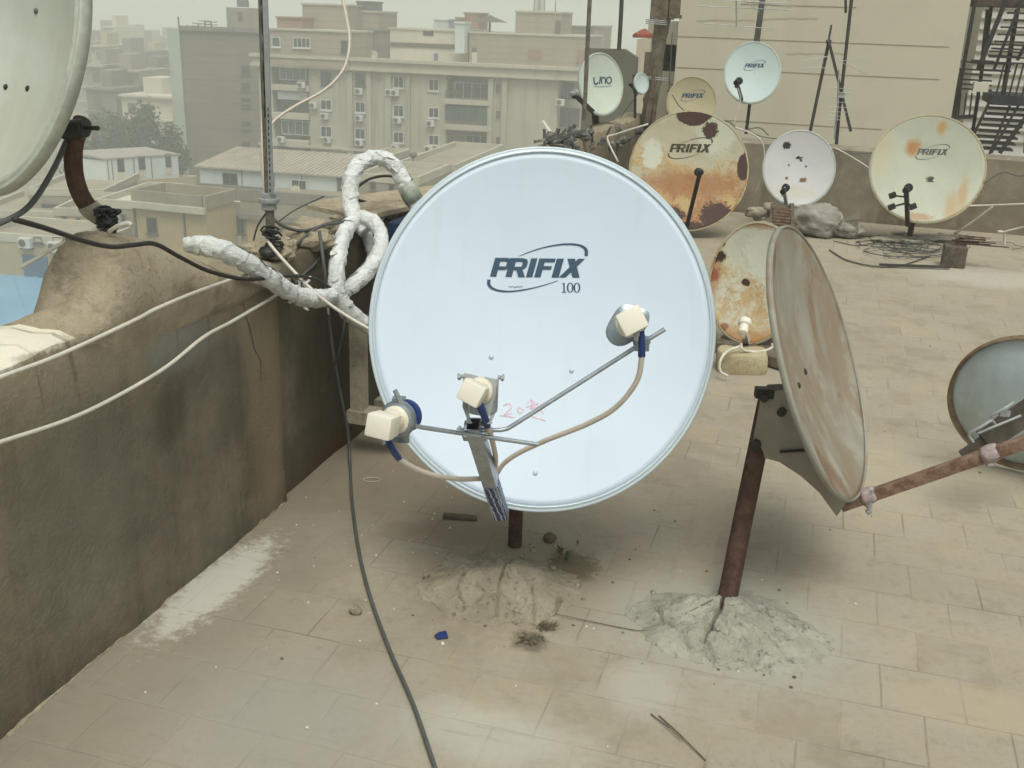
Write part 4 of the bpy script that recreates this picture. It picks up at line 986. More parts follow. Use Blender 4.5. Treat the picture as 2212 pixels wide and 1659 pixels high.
# leaning legs
tl = thing('leaning_legs', at(1790, 85, 9.8), 'two rusty iron legs leaning together like a tent with a spike on top', 'iron frame')
for a, b in ((at(1790, 92, 9.8), at(1750, 285, 9.8)), (at(1790, 88, 9.75), at(1838, 284, 9.7))):
    mb = MB(); mb.bar(a, b, .024, .024); mb.build('leg', M['iron'], tl)
mb = MB(); mb.tube([at(1788, 98, 9.78), at(1796, 54, 9.8)], .010, 8); mb.rock(at(1790, 90, 9.76), .028, 2); mb.build('spike', M['iron'], tl)
yb = yagi('faint thin rod tv aerial fixed to the tall dark mast', [at(1812, 150, 9.72), at(1808, 262, 9.7)],
     [(at(1792, v, 9.7), at(1842, v+2, 9.7)) for v in (190, 199, 209, 220, 231, 241, 250, 258)] + [(at(1730, 132, 9.7), at(1785, 122, 9.7)), (at(1730, 150, 9.7), at(1790, 120, 9.7)), (at(1810, 134, 9.7), at(1875, 121, 9.7)), (at(1812, 132, 9.7), at(1872, 160, 9.7)), (at(1725, 148, 9.7), at(1800, 146, 9.7))], r=.0025)
mast('short dark rod hanging at the top of the picture beside the tall mast', [at(1827, 28, 9.9), at(1826, -60, 9.9)], .012, 'iron', name='iron_rod', cat='rod')

# =====================================================================  wrapped pipes, unit, rubble on the wall
def wrap_tube(mb, P, rr, seed, n=36):
    """a pipe wound in tape: overlapping turns, creases and dents"""
    Q = []; L = 0; m = len(P); t0 = (P[1]-P[0]).normalized(); a = t0.cross(UP).normalized(); vs = []
    for i in range(m):
        t = (P[min(i+1, m-1)]-P[max(i-1, 0)]).normalized(); a = (a - t*a.dot(t)).normalized(); b = t.cross(a)
        if i: L += (P[i]-P[i-1]).length
        for k in range(n):
            q = 2*math.pi*k/n; ph = (L*17 + q/6.283 + .35*nz((L*8, math.cos(q), math.sin(q)), 1.0, seed)) % 1.0
            e = 1 + .13*(ph-.5) + (.05 if ph > .93 else 0) + .13*nz((L*9, math.cos(q)*1.1, math.sin(q)*1.1), 1.0, seed) + .10*nz((L*34, math.cos(q)*3, math.sin(q)*3), 1.0, seed+2) + .05*nz((L*80, math.cos(q)*5, math.sin(q)*5), 1.0, seed+5)
            vs.append(P[i] + (a*math.cos(q)+b*math.sin(q))*rr[i]*e)
    mb.add(vs, [(i*n+k, i*n+(k+1) % n, (i+1)*n+(k+1) % n, (i+1)*n+k) for i in range(m-1) for k in range(n)] + [tuple(range(n))[::-1], tuple(range((m-1)*n, m*n))])
tw = thing('pipe_bundle', at(640, 640, 3.45), 'thick white taped pipe lying over the parapet and looping up beside the clean dish', 'pipe')
wl_ = lambda u, v, s=.04: on(u, v, roof(0, s), E2)
P_ = smoothpath([wl_(396, 529, -.10), wl_(432, 529, -.06), wl_(480, 540, .0), wl_(530, 566, .03), wl_(580, 600, .05), wl_(630, 632, .06), wl_(682, 645, .08), atd(735, 632, 3.78), atd(785, 594, 3.88), atd(820, 545, 3.95), atd(820, 500, 4.0), atd(795, 474, 4.02), atd(765, 478, 4.03), wl_(744, 505, -.02), wl_(730, 560, .05), wl_(728, 625, .07), wl_(756, 675, .10), wl_(800, 708, .14), wl_(850, 740, .18)], 20)
rr = [.029*(1 + .10*nz((i*.085, 0, 0), 1.7, 3)) * (min(1, .62+i*.02)) for i in range(len(P_))]
mb = MB(); wrap_tube(mb, P_, rr, 1); mb.build('taped_pipe', M['wrap'], tw, smooth=True)
P2 = smoothpath([atd(790, 500, 4.04), atd(768, 474, 4.05), atd(757, 440, 4.08), atd(757, 395, 4.1), atd(775, 358, 4.12), atd(812, 340, 4.14), atd(845, 352, 4.16), atd(870, 388, 4.18), atd(892, 430, 4.2), atd(915, 470, 4.2)], 20)
mb = MB(); wrap_tube(mb, P2, [.031*(1 + .10*nz((i*.12, 4, 0), 1.7, 3)) for i in range(len(P2))], 2); mb.build('taped_pipe', M['wrap'], tw, smooth=True)
P3 = smoothpath([atd(757, 462, 4.10), atd(790, 500, 4.12), atd(805, 540, 4.1), atd(812, 580, 4.1)], 20)
mb = MB(); wrap_tube(mb, P3, [.028]*len(P3), 3); mb.build('taped_pipe', M['wrap'], tw, smooth=True)
mb = MB()          # loose flaps of tape along the pipes
for PP, RR in ((P_, rr), (P2, [.031]*len(P2))):
    for i in range(8, len(PP)-4, 6):
        t = (PP[i+1]-PP[i-1]).normalized(); a = t.cross(V((rnd.uniform(-1, 1), rnd.uniform(-1, 1), rnd.uniform(-1, 1)))).normalized(); b = t.cross(a); q0_ = rnd.uniform(0, 6.28); ln = rnd.uniform(.5, 1.9); wd = rnd.uniform(.012, .03); N_ = 7; vs = []
        for k in range(N_):
            q = q0_ + ln*k/(N_-1); off = RR[i]*(1.06 + (.40*max(0, k/(N_-1)-.55)**1.3*rnd.uniform(.2, 1.6)))
            for sgn in (-1, 1): vs.append(PP[i] + (a*math.cos(q)+b*math.sin(q))*off + t*(wd*sgn*(1-.5*(k/(N_-1))**3) + .02*k/(N_-1)))
        mb.add(vs, [(2*k, 2*k+1, 2*k+3, 2*k+2) for k in range(N_-1)])
mb.build('loose_tape', M['wrap'], tw, fixn=False)['kind'] = 'stuff'
mb = MB()          # torn tape ends
for i in range(46):
    k = rnd.choice([0, 1, 2]); p = {0: atd(690+rnd.uniform(-45, 80), 664+rnd.uniform(-8, 8), 3.70), 1: atd(560+rnd.uniform(-25, 30), 622+rnd.uniform(-8, 6), 3.50), 2: atd(620+rnd.uniform(-60, 60), 606+rnd.uniform(-12, 8), 3.5)}[k]
    d1 = V((rnd.uniform(-1, 1), rnd.uniform(-1, 1), rnd.uniform(-1.2, .1))).normalized()*rnd.uniform(.012, .035); d2 = V((rnd.uniform(-1, 1), rnd.uniform(-1, 1), rnd.uniform(-.4, .4)))*.014
    mb.add([p, p+d2, p+d1+d2*.7, p+d1], [(0, 1, 2, 3)])
mb.build('torn_tape', M['wrap'], tw, fixn=False)['kind'] = 'stuff'
mb = MB(); a_ = atd(876, 398, 4.185); b_ = atd(896, 436, 4.20); mb.tube([a_, a_.lerp(b_, .5), b_], [.038, .040, .038], 14); mb.build('patch', plain('sun_bleached_patch', (.30, .33, .27), .5, 0, .35, 40), tw, smooth=True)

ta = thing('air_conditioner', at(790, 910, 4.2), 'dark blue covered machine on a dirty post stand between the parapet and the clean dish', 'air conditioner')
AX, AY = E2, E1; so = roof(0, .05)
pl, ph = on(777, 900, so, E2), on(777, 688, so, E2); t_p = (pl-WO).dot(E1)
mb = MB(); mb.box(V((pl.x, pl.y, (pl.z+ph.z)/2)), (.055, .05, ph.z-pl.z), (AX, AY, UP)); mb.box(V((pl.x, pl.y, pl.z+.01)) + AX*.06, (.19, .09, .05), (AX, AY, UP)); mb.build('stand_post', M['post'], ta)
for q_ in (AX*.62+AY*.2, AY*.22): MB().box(V((pl.x, pl.y, pl.z/2)) + q_, (.05, .05, pl.z), (AX, AY, UP)).build('stand_leg', M['post'], ta)
mb = MB(); zc_ = pl.z + .06; mb.box(V((pl.x, pl.y, 0)) + AX*.36 + AY*.52 + UP*((zc_+.86)/2), (.80, .34, .86-zc_), (AX, AY, UP)); mb.build('casing', M['navy'], ta, bevel=.03, smooth='auto')
# broken slab and rubble on the wall top
tag(MB().prism([on(u, v, roof(0, 0, .865), UP) for u, v in ((662, 452), (700, 440), (760, 432), (900, 414), (985, 402), (985, 432), (900, 452), (780, 478), (745, 470))], UP*.02).build('broken_slab', M['hump']), 'broken pale cement slab lying on the parapet behind the looped pipe', 'slab')
mb = MB()
for i in range(90):
    t_ = rnd.uniform(.12, 1.5); s_ = rnd.uniform(-.22, -.03); r_ = rnd.uniform(.012, .06)*(1 if i < 60 else .5)
    mb.rock(roof(t_, s_, .845+r_*.3), r_, i*1.3, 7, 5, .6, .5)
tag(mb.build('rubble', M['hump']), 'cement rubble crumbled over the parapet top beside the steel mast', 'rubble', kind='stuff')
mb = MB()
for i in range(150):
    f = rnd.random(); p = on(1180+210*f+rnd.uniform(-15, 15), 322-22*f+rnd.uniform(-30, 14), roof(0, -.12+rnd.uniform(-.1, .1)), E2)
    d = V((rnd.uniform(-.2, 1), rnd.uniform(-.3, .3), rnd.uniform(.1, 1))).normalized()*rnd.uniform(.05, .17)
    if i % 3: mb.bar(p-d*.5, p+d*.5, rnd.uniform(.01, .03), rnd.uniform(.006, .02))
    else: mb.rock(p, rnd.uniform(.03, .07), i, 7, 5, .7, .5)
sc_o = mb.build('scrap_heap', plain('scrap', (.085, .085, .08), .85, 0, .7, 9, .3, dirt=((.30, .28, .22), .52))); tag(sc_o, 'dark tangled heap of scrap and rags on the parapet behind the clean dish', 'scrap heap', kind='stuff')
mb = MB(); mb.bar(at(1172, 262, 7.6), at(1214, 322, 7.5), .035, .012); tag(mb.build('pale_lath', M['cable_white']), 'pale lath sticking out of the scrap heap behind the clean dish', 'lath')
tag(MB().tube(smoothpath([at(1400, 268, 8.3), at(1330, 290, 8.4), at(1312, 300, 8.4), at(1335, 350, 8.3)], 6), .008, 6).build('bent_wire', M['cable_white'], smooth=True), 'pale bent wire beside the big peeling rusty dish', 'wire')
for i, (pts, lb) in enumerate([([(1380, 200), (1350, 240), (1322, 282)], 'thin dark wire slanting from the tiny dish to the scrap heap'), ([(1452, 70), (1446, 180), (1440, 270)], 'thin dark wire hanging beside the timber mast'), ([(1445, 178), (1460, 190), (1455, 200), (1440, 196)], 'small loop of wire beside the timber mast')]):
    tag(MB().tube(smoothpath([at(u, v, 9.7) for u, v in pts], 6), .005, 5).build('wire', M['cable_grey'], smooth=True), lb, 'wire')

# =====================================================================  cables
def cable(label, pts, r, mat, k=8): return tag(MB().tube(smoothpath(pts, k), r, 8).build('cable', M[mat], smooth=True), label, 'cable')
pw = lambda u, v, s=.035: on(u, v, roof(0, s), E2)
cable('upper white cable sagging along the dark parapet wall', [pw(-220, 915), pw(-90, 852), pw(0, 815), pw(130, 766), pw(290, 692), pw(335, 668), pw(420, 632), pw(500, 604), pw(560, 585, -.02)], .0054, 'cable_white')
cable('lower white cable sagging along the dark parapet wall', [pw(-220, 1020), pw(-90, 984), pw(0, 955), pw(150, 905), pw(260, 852), pw(360, 792), pw(440, 728), pw(500, 695), pw(560, 660), pw(612, 630, .0)], .0054, 'cable_white')
cable('thick dark cable running over the cement hump under the dusty dish', [atd(150, 290, 2.70), atd(112, 372, 2.62), atd(62, 446, 2.55), atd(0, 482, 2.5), atd(-60, 500, 2.45)], .0072, 'cable_grey')
cable('black cable drooping across the cement hump to the white taped pipe', [pw(30, 474, .1), pw(95, 492, .1), pw(180, 520, .09), pw(240, 533, .07), pw(290, 529, .06), pw(335, 527, .06), pw(390, 556, .06), pw(450, 585, .06), pw(520, 602, .06), pw(580, 601, .06), pw(640, 596, .06), pw(690, 607, .06), pw(735, 640, .06)], .0062, 'cable_dark')
cable('long grey cable hanging down the wall and crossing the floor to the front', [pw(690, 500, -.02), pw(698, 560, .03), pw(706, 640, .04), pw(716, 740, .05), pw(735, 850, .05), pw(750, 925, .05), V(g(756, 1000, .01)), g(760, 1080, .008), g(775, 1190, .008), g(800, 1290, .008), g(842, 1405, .008), g(892, 1520, .008), g(940, 1659, .008), g(975, 1760, .008)], .006, 'cable_grey', 10)
cable('thin white cable running down from the mast foot to behind the clean dish', [atd(566, 496, 3.55), atd(585, 530, 3.52), atd(640, 592, 3.5), atd(690, 640, 3.5), atd(745, 680, 3.5), atd(805, 715, 3.5), atd(850, 740, 3.5)], .0058, 'cable_white')
cable('pale cable looping down from the sky to the steel mast', [atd(728, -40, 3.9), atd(745, 20, 3.9), atd(755, 90, 3.88), atd(742, 150, 3.86), atd(700, 195, 3.85), atd(640, 228, 3.83), atd(598, 256, 3.8), atd(575, 285, 3.78), atd(566, 320, 3.76), atd(568, 380, 3.76), atd(576, 430, 3.75)], .0056, 'cable_beige')
cable('dirty cable tied along the steel mast', [atd(577, -40, 3.78), atd(572, 120, 3.76), atd(566, 270, 3.74), atd(569, 360, 3.74), atd(576, 425, 3.74)], .005, 'cable_beige')
cable('brown cable sagging from the pipe collar to the looped pipe', [atd(578, 448, 3.74), atd(590, 472, 3.74), atd(620, 492, 3.76), atd(660, 498, 3.8), atd(705, 484, 3.9), atd(750, 470, 4.0)], .006, 'cable_grey')
cable('thin cable drooping from the looped pipe over the rubble', [atd(718, 488, 3.9), atd(706, 530, 3.85), atd(680, 570, 3.75), atd(650, 598, 3.66), atd(615, 640, 3.6)], .005, 'cable_grey')
cable('dark cable arching behind the looped pipe to the slab', [atd(770, 405, 4.3), atd(800, 386, 4.35), atd(840, 380, 4.4), atd(880, 392, 4.4)], .006, 'cable_dark')
cable('dark cable lying across the broken slab', [atd(766, 430, 4.4), atd(800, 440, 4.5), atd(840, 462, 4.6), atd(858, 490, 4.5)], .006, 'cable_dark')
cable('thin dark wire from the pipe collar down to the rubble', [atd(576, 458, 3.76), atd(556, 490, 3.76), atd(545, 530, 3.75)], .0035, 'cable_dark')
cable('thin wire stretched from the broken slab to the steel mast', [atd(700, 424, 4.2), atd(640, 452, 4.0), atd(600, 480, 3.8)], .003, 'cable_grey')
cable('dark cable crossing the rubble beside the mast foot', [atd(560, 560, 3.6), atd(600, 560, 3.65), atd(650, 520, 3.75), atd(690, 490, 3.85), atd(740, 480, 3.95)], .006, 'cable_grey')
cable('dark cable dangling in the gap beside the blue covered machine', [pw(738, 590, .0), pw(745, 680, .1), pw(732, 760, .1), pw(705, 830, .05), pw(690, 850, .05)], .0045, 'cable_dark')
cable('pale cord tied to the black binding and hanging over the parapet', [atd(232, 492, 2.75), atd(200, 500, 2.72), atd(130, 528, 2.7), atd(90, 552, 2.68), atd(44, 578, 2.66)], .0055, 'cable_white')
cable('short pale cord curling from the black binding over the hump', [atd(236, 500, 2.7), atd(255, 488, 2.68), atd(275, 482, 2.68), atd(285, 486, 2.68)], .006, 'cable_white')
cable('white cable bundle hanging between the rusty dish and the far wall', [at(1588, 275, 9.3), at(1630, 292, 9.2), at(1650, 320, 9.2), at(1646, 380, 9.2), at(1630, 420, 9.2)], .007, 'cable_white')
cable('thin line slanting across the far wall to the stained dish', [at(1802, 318, 9.3), at(1850, 345, 9.1), at(1895, 375, 8.9)], .006, 'cable_white')
cable('pale cable stretched along the far wall at the right', [at(2050, 445, 8.9), at(2120, 444, 8.9), at(2230, 440, 8.6)], .008, 'cable_white')
cable('pale stay slanting down the far wall at the right', [at(2145, 446, 8.8), at(2100, 480, 8.8), at(2062, 505, 8.8)], .012, 'rag')
cable('short bent pipe standing against the far wall at the right', [at(2155, 500, 8.6), at(2168, 503, 8.6), at(2170, 520, 8.6), at(2168, 548, 8.6)], .011, 'cable_white')
cable('pale cable leading from the far wall to the bent pipe', [at(2240, 488, 8.3), at(2205, 492, 8.5), at(2165, 502, 8.6)], .008, 'cable_white')
for lb, pts, Y, r_, mt in (
    ('thin wire crossing the sand coloured dish from the timber mast', [(1452, 205), (1470, 232), (1500, 252), (1545, 275), (1580, 282)], 9.05, .004, 'cable_grey'),
    ('thin wire draped behind the top of the big peeling rusty dish', [(1540, 272), (1570, 262), (1600, 280), (1640, 276), (1660, 292)], 9.35, .005, 'cable_grey'),
    ('second thin wire drooping between the pale blue dish pole and the far wall', [(1610, 262), (1622, 284), (1650, 296), (1690, 300), (1730, 298)], 9.45, .004, 'cable_grey'),
    ('slack cable hanging from the pale blue dish receiver', [(1594, 190), (1600, 214), (1592, 240), (1586, 268)], 9.5, .004, 'cable_white'),
    ('loose loop of cable over the far wall beside the stained dish', [(2120, 400), (2150, 380), (2170, 372), (2200, 380), (2230, 376)], 9.0, .005, 'cable_grey'),
    ('thin wire sagging along the top of the far wall', [(1800, 322), (1840, 332), (1890, 330), (1930, 336)], 9.25, .004, 'cable_grey'),
    ('wire curling on the floor in front of the grey sacks', None, None, .004, 'cable_grey')):
    if pts: P0 = [at(u, v, Y) for u, v in pts]
    else: P0 = [g(u, v, .01) for u, v in ((1800, 520), (1850, 530), (1900, 524), (1935, 540), (1985, 556))]
    cable(lb, P0, r_, mt)
# coiled wires left on the floor by the far wall
mb = MB()
for i in range(26):
    c = V((rnd.gauss(1975, 55), rnd.gauss(532, 8), 0)); ru, rv = rnd.uniform(20, 85), rnd.uniform(5, 17); q = rnd.uniform(0, 6.28); sp = rnd.uniform(1.5, 4.5)
    mb.tube(smoothpath([g(c.x + ru*math.cos(q+sp*k/9)*(1+.5*nz((k, i, 0), .6, 3)), c.y + rv*math.sin(q+sp*k/9)*(1+.6*nz((k, i, 0), .5, 8)), .012+.05*abs(nz((k, i, 2), .7, 1))) for k in range(10)], 3), rnd.choice([.0025, .003, .0045]), 5)
tag(mb.build('wire_tangle', M['cable_grey'], smooth=True), 'tangle of loose wires on the floor under the stained dish', 'wire tangle', kind='stuff')
cable('long wire arc curving over the floor before the wire tangle', [g(1792, 540, .01), g(1830, 562, .01), g(1890, 575, .01), g(1950, 572, .01), g(2010, 552, .01)], .006, 'cable_grey')
tag(MB().bar(g(1900, 572, .02), g(2052, 577, .02), .02, .02).build('iron_rod', M['iron']), 'long dark rod lying on the floor before the wire tangle', 'rod')
# can, planks
tcn = thing('rusty_can', g(2066, 580), 'dark rusty square can on the floor by the wire tangle', 'can')
mb = MB(); c = g(2066, 580); mb.box(c+UP*.08+V((0, .08, 0)), (.16, .15, .16), (E2, E1, UP)); mb.build('body', plain('can_metal', (.12, .10, .075), .7, .2, .5, 14), tcn, bevel=.008)
mb = MB()
for i in range(8): mb.bar(c + V((rnd.uniform(-.1, .05), .08, .175+.008*i)), c + V((rnd.uniform(.1, .4), .1+rnd.uniform(-.1, .1), .17+.006*i)), .02, .006)
mb.build('strips', M['rust'], tcn)
mb = MB(); R = []
for i in range(30):
    p0 = g(rnd.uniform(1850, 2060), rnd.uniform(503, 522), .02); d = V((rnd.uniform(.2, .5), rnd.uniform(-.15, .05), rnd.uniform(-.01, .03)))*rnd.uniform(.3, .9)
    mb.bar(p0, p0+d, rnd.uniform(.02, .07), .012)
tag(mb.build('scrap_strips', M['rag']), 'flat scraps of board and cloth strewn along the foot of the far wall', 'scrap', kind='stuff')
# sacks
def sack(uv, Y, rx, ry, rz, label, seed, tie):
    c = g(*uv); c.z = rz*.78; mb = MB(); R = []; n = 56
    for i in range(1, 36):
        th = math.pi*i/36; ring = []
        for k in range(n):
            ph = 2*math.pi*k/n; d = V((-math.cos(th), math.sin(th)*math.cos(ph), math.sin(th)*math.sin(ph)))
            e = 1 + .24*nz(d, 1.6, seed) - .26*max(0, .35-abs(nz(d, 2.6, seed+2))) - .16*max(0, .3-abs(nz(d, 5.5, seed+5))) + .05*nz(d, 12, seed)
            p = E2*(d.x*rx*e) + E1*(d.y*ry*e) + UP*(max(d.z, -.72)*rz*e); ring.append(c+p)
        R.append(ring)
    mb.rings(R); t = thing('sack', V((c.x, c.y, 0)), label, 'sack'); mb.build('bag', M['sack'], t, smooth=True)
    mb = MB(); e_ = c + E2*rx*.78*tie + UP*rz*.1
    for i in range(9): mb.add([e_, e_+E2*tie*.12+UP*rnd.uniform(-.12, .12)-E1*.06, e_+E2*tie*.15+UP*rnd.uniform(-.14, .14)-E1*rnd.uniform(0, .1)], [(0, 1, 2)])
    mb.tube([e_+E1*.05*math.cos(q)+UP*.05*math.sin(q) for q in [k*.9 for k in range(8)]], .012, 6)
    mb.build('tied_neck', M['rag'], t, fixn=False)
sack((1760, 508), 9, .25, .18, .15, 'bulging grey cloth sack tied at the neck behind the sideways dish', 3, 1)
sack((1822, 512), 9, .16, .12, .085, 'flatter grey sack lying beside the tied bulging sack', 9, -1)
# grate leaning under the chipped dish
tg = thing('rib_grate', g(1688, 492), 'rusty ribbed grate leaning below the small chipped dish', 'grate')
for i in range(7):
    mb = MB(); v = 449 + i*6.6; mb.bar(at(1671+(-i*.6), v, 8.55-.01*i), at(1709, v+4, 8.5-.01*i), .012, .012); mb.build('rib', M['rust_light'], tg)
mb = MB(); mb.prism([at(1671, 446, 8.62), at(1709, 449, 8.57), at(1709, 494, 8.52), at(1667, 492, 8.56)], V((0, .03, 0))); mb.build('backing', M['wood'], tg)
mb = MB(); mb.bar(at(1669, 440, 8.6), at(1664, 496, 8.5), .03, .03); mb.bar(at(1710, 440, 8.55), at(1712, 500, 8.45), .03, .03); mb.build('side_bars', M['wood'], tg)
mb = MB()
for i in range(22): mb.rock(at(1660+rnd.uniform(-40, 25), 462+rnd.uniform(-14, 18), 8.8), rnd.uniform(.03, .08), i, 8, 6, .6, .5)
tag(mb.build('rag_pile', M['rag'], smooth=True), 'crumpled pale rags beside the ribbed grate', 'rags', kind='stuff')
# limestone block with a cord
mb = MB(); R = []; c = g(1608, 812); 
for i in range(9):
    k = [-.02, .0, .15, .4, .65, .85, .95, 1.0, 1.0][i]; sc_ = [.9, 1, 1.03, 1.04, 1.03, 1.0, .95, .7, .1][i]; ring = []
    for j in range(26):
        q = 2*math.pi*j/26; e = (abs(math.cos(q))**4+abs(math.sin(q))**4)**-.25
        p = c + V((.125*sc_*e*math.cos(q), .10+.09*sc_*e*math.sin(q), .105*k)); ring.append(p + V((1, .5, .5))*.014*nz(p, 9, 3))
    R.append(ring)
mb.rings(R); tag(mb.build('stone_block', M['stone'], smooth='auto'), 'rounded yellow limestone block on the floor below the rust speckled dish', 'stone block')
cable('white cord looped round the limestone block', [atd(1598, 748, 5.2), atd(1570, 760, 5.15), atd(1556, 780, 5.1), atd(1556, 802, 5.1), atd(1572, 812, 5.1)], .007, 'cable_white')
cable('white cord dangling from the rust speckled dish receiver', [atd(1600, 742, 5.2), atd(1606, 756, 5.2), atd(1640, 760, 5.25), atd(1666, 752, 5.3), atd(1668, 742, 5.3)], .007, 'cable_white')
tag(MB().prism([g(u, v, .01) for u, v in ((1545, 760), (1560, 742), (1672, 742), (1700, 790), (1690, 800), (1600, 770))], UP*.05).build('dark_board', M['wood']), 'dark board lying under the rust speckled dish', 'board')

# =====================================================================  small things on the floor
mb = MB(); mb.bar(g(957, 1113, .012), g(1030, 1119, .008), .022, .014); tag(mb.build('wood_splinter', M['wood'], bevel=.004), 'flat brown wood splinter on the floor under the clean dish', 'wood splinter')
tag(MB().rock(g(1187, 1168)+UP*.012, .022, 4, 9, 7).build('pebble', plain('brown_stone', (.15, .11, .075), .9, 0, .4, 40), smooth=True), 'brown stone behind the sandy cement mound', 'stone')
tag(MB().rock(g(768, 1325)+UP*.010, .017, 6, 9, 7, .8, .5).build('pebble', M['sand_mound'], smooth=True), 'sandy stone on the floor beside the long grey cable', 'stone')
tag(MB().prism([g(u, v, .004) for u, v in ((938, 1374), (948, 1367), (964, 1364), (968, 1378), (944, 1381))], UP*.003).build('tape_scrap', M['blue_tape']), 'scrap of blue tape lying on the floor', 'tape scrap')
q = [g(803 + 19*math.cos(k*.35), 1036 + 5*math.sin(k*.35), .004) for k in range(19)]
tag(MB().tube(q, .0014, 6).build('cord_ring', M['cable_white'], smooth=True), 'small pale ring of cord on the shaded floor by the wall', 'cord ring')
cable('thin brown string between the two cement mounds', [g(1200, 1326, .012), g(1290, 1345, .006), g(1388, 1362, .006), g(1440, 1345, .02), g(1540, 1295, .07)], .0014, 'wood')
cable('longer thin brown twig at the front of the floor', [g(1424, 1546, .004), g(1470, 1588, .008), g(1524, 1642, .004)], .0018, 'wood')
cable('shorter thin brown twig crossing the longer one', [g(1406, 1542, .004), g(1440, 1568, .008), g(1476, 1598, .012)], .0016, 'wood')
mb = MB()
for i in range(34):
    p = g(1212+rnd.gauss(0, 8), 1196+rnd.gauss(0, 10), .004); d = V((rnd.uniform(-1, 1), rnd.uniform(-1, 1), rnd.uniform(.3, 1.2))).normalized()*rnd.uniform(.012, .032); w_ = V((rnd.uniform(-1, 1), rnd.uniform(-1, 1), 0))*.006
    mb.add([p, p+d*.5+w_, p+d, p+d*.5-w_], [(0, 1, 2, 3)])
tag(mb.build('weed', M['leaf2'], fixn=False), 'small green weed sprouting behind the sandy cement mound', 'weed', kind='stuff')
for (u, v, r_, lb) in ((1145, 1384, 16, 'larger'), (1182, 1353, 12, 'smaller')):
    mb = MB()
    for i in range(60):
        p = g(u+rnd.gauss(0, r_*.7), v+rnd.gauss(0, r_*.4), .003); d = V((rnd.uniform(-1, 1), rnd.uniform(-1, 1), rnd.uniform(0, .5))).normalized()*rnd.uniform(.008, .022); w_ = d.cross(UP)*.18
        mb.add([p-d*.5+w_, p-d*.5-w_, p+d*.5-w_*.4, p+d*.5+w_*.4], [(0, 1, 2, 3)])
    tag(mb.build('dry_tuft', plain('dry_dirt', (.10, .085, .055), .95, 0, .5, 60), fixn=False), lb + ' tuft of dry grass and dirt in front of the sandy mound', 'dry tuft')
mb = MB()
for i in range(75):
    u, v = rnd.uniform(30, 2200), rnd.uniform(960, 1655)
    if i % 3: u, v = rnd.gauss(880, 250), rnd.gauss(1230, 130)
    p = g(u, v)
    if (p-WO).dot(E2) < .03 or (p - V((poleb.x, poleb.y, 0))).length < .12: continue
    r_ = rnd.uniform(.0012, .0042)*(1.7 if rnd.random() < .08 else 1); mb.rock(p + UP*r_*.4, r_, i, 6, 5, .7, .5)
tag(mb.build('plaster_crumbs', M['chip']), 'pale plaster crumbs scattered over the floor', 'crumbs', kind='stuff')
mb = MB()
for i in range(90):
    u, v = rnd.gauss(1130, 130), rnd.gauss(1240, 70)
    if i % 3 == 0: u, v = rnd.uniform(1380, 1760), rnd.uniform(1300, 1480)
    if i % 5 == 0: u, v = rnd.uniform(500, 2200), rnd.uniform(560, 1600)
    p = g(u, v)
    if (p-WO).dot(E2) < .03: continue
    r_ = rnd.uniform(.0015, .006); mb.rock(p + UP*r_*.3, r_, i, 6, 5, .7, .5)
tag(mb.build('dirt_crumbs', plain('dirt_crumb', (.16, .13, .09), .95, 0, .4, 30)), 'dark dirt crumbs scattered round the cement mounds', 'crumbs', kind='stuff')
# =====================================================================  the town below and behind
GZ = -22.5
structure(MB().add([V((-1800, -300, GZ)), V((1800, -300, GZ)), V((1800, 2400, GZ)), V((-1800, 2400, GZ))], [(0, 1, 2, 3)]).build('ground', M['street'], fixn=False))

class Face:
    """a vertical plane: s along it, z up, t out towards the viewer"""
    def __init__(s, o, d):
        s.o = V((o.x, o.y, 0)); s.d = V((d.x, d.y, 0)).normalized(); s.n = V((s.d.y, -s.d.x, 0))
        if s.n.dot(EYE - s.o) < 0: s.n = -s.n
    def sz(s, u, v): p = on(u, v, s.o, s.n); return (p-s.o).dot(s.d), p.z
    def pt(s, a, z, t=0.0): return s.o + s.d*a + s.n*t + UP*z
    def box(s, mb, a0, a1, z0, z1, t0, t1):
        return mb.box(s.pt((a0+a1)/2, (z0+z1)/2, (t0+t1)/2), (abs(a1-a0), abs(t1-t0), abs(z1-z0)), (s.d, s.n, UP))
    def rect(s, u0, v0, u1, v1):
        um, vm = (u0+u1)/2, (v0+v1)/2
        return s.sz(u0, vm)[0], s.sz(u1, vm)[0], s.sz(um, v1)[1], s.sz(um, v0)[1]
    def pbox(s, mb, u0, v0, u1, v1, t0, t1): return s.box(mb, *s.rect(u0, v0, u1, v1), t0, t1)
def window(fc, parent, u0, v0, u1, v1, t=0.0, frame='win_white', glass='glass', bars=1, fw=.07, sill=True, px=True):
    a0, a1, z0, z1 = fc.rect(u0, v0, u1, v1) if px else (u0, u1, v0, v1)
    mb = MB()
    fc.box(mb, a0, a0+fw, z0, z1, t+.002, t+.08); fc.box(mb, a1-fw, a1, z0, z1, t+.002, t+.08)
    fc.box(mb, a0+fw, a1-fw, z1-fw, z1, t+.002, t+.078); fc.box(mb, a0+fw, a1-fw, z0, z0+fw, t+.002, t+.078)
    for i in range(bars): x = a0 + (a1-a0)*(i+1)/(bars+1); fc.box(mb, x-fw*.35, x+fw*.35, z0+fw, z1-fw, t+.004, t+.07)
    if sill: fc.box(mb, a0-.08, a1+.08, z0-.12, z0-.004, t+.002, t+.16)
    o = mb.build('window', M[frame], parent)
    mb = MB(); fc.box(mb, a0+fw*.5, a1-fw*.5, z0+fw*.5, z1-fw*.5, t-.05, t+.03); mb.build('pane', M[glass], o); return o
def Z2(x, y): return 518.4 + x/2.954, y/2.954          # from an enlarged view of the block to the whole picture

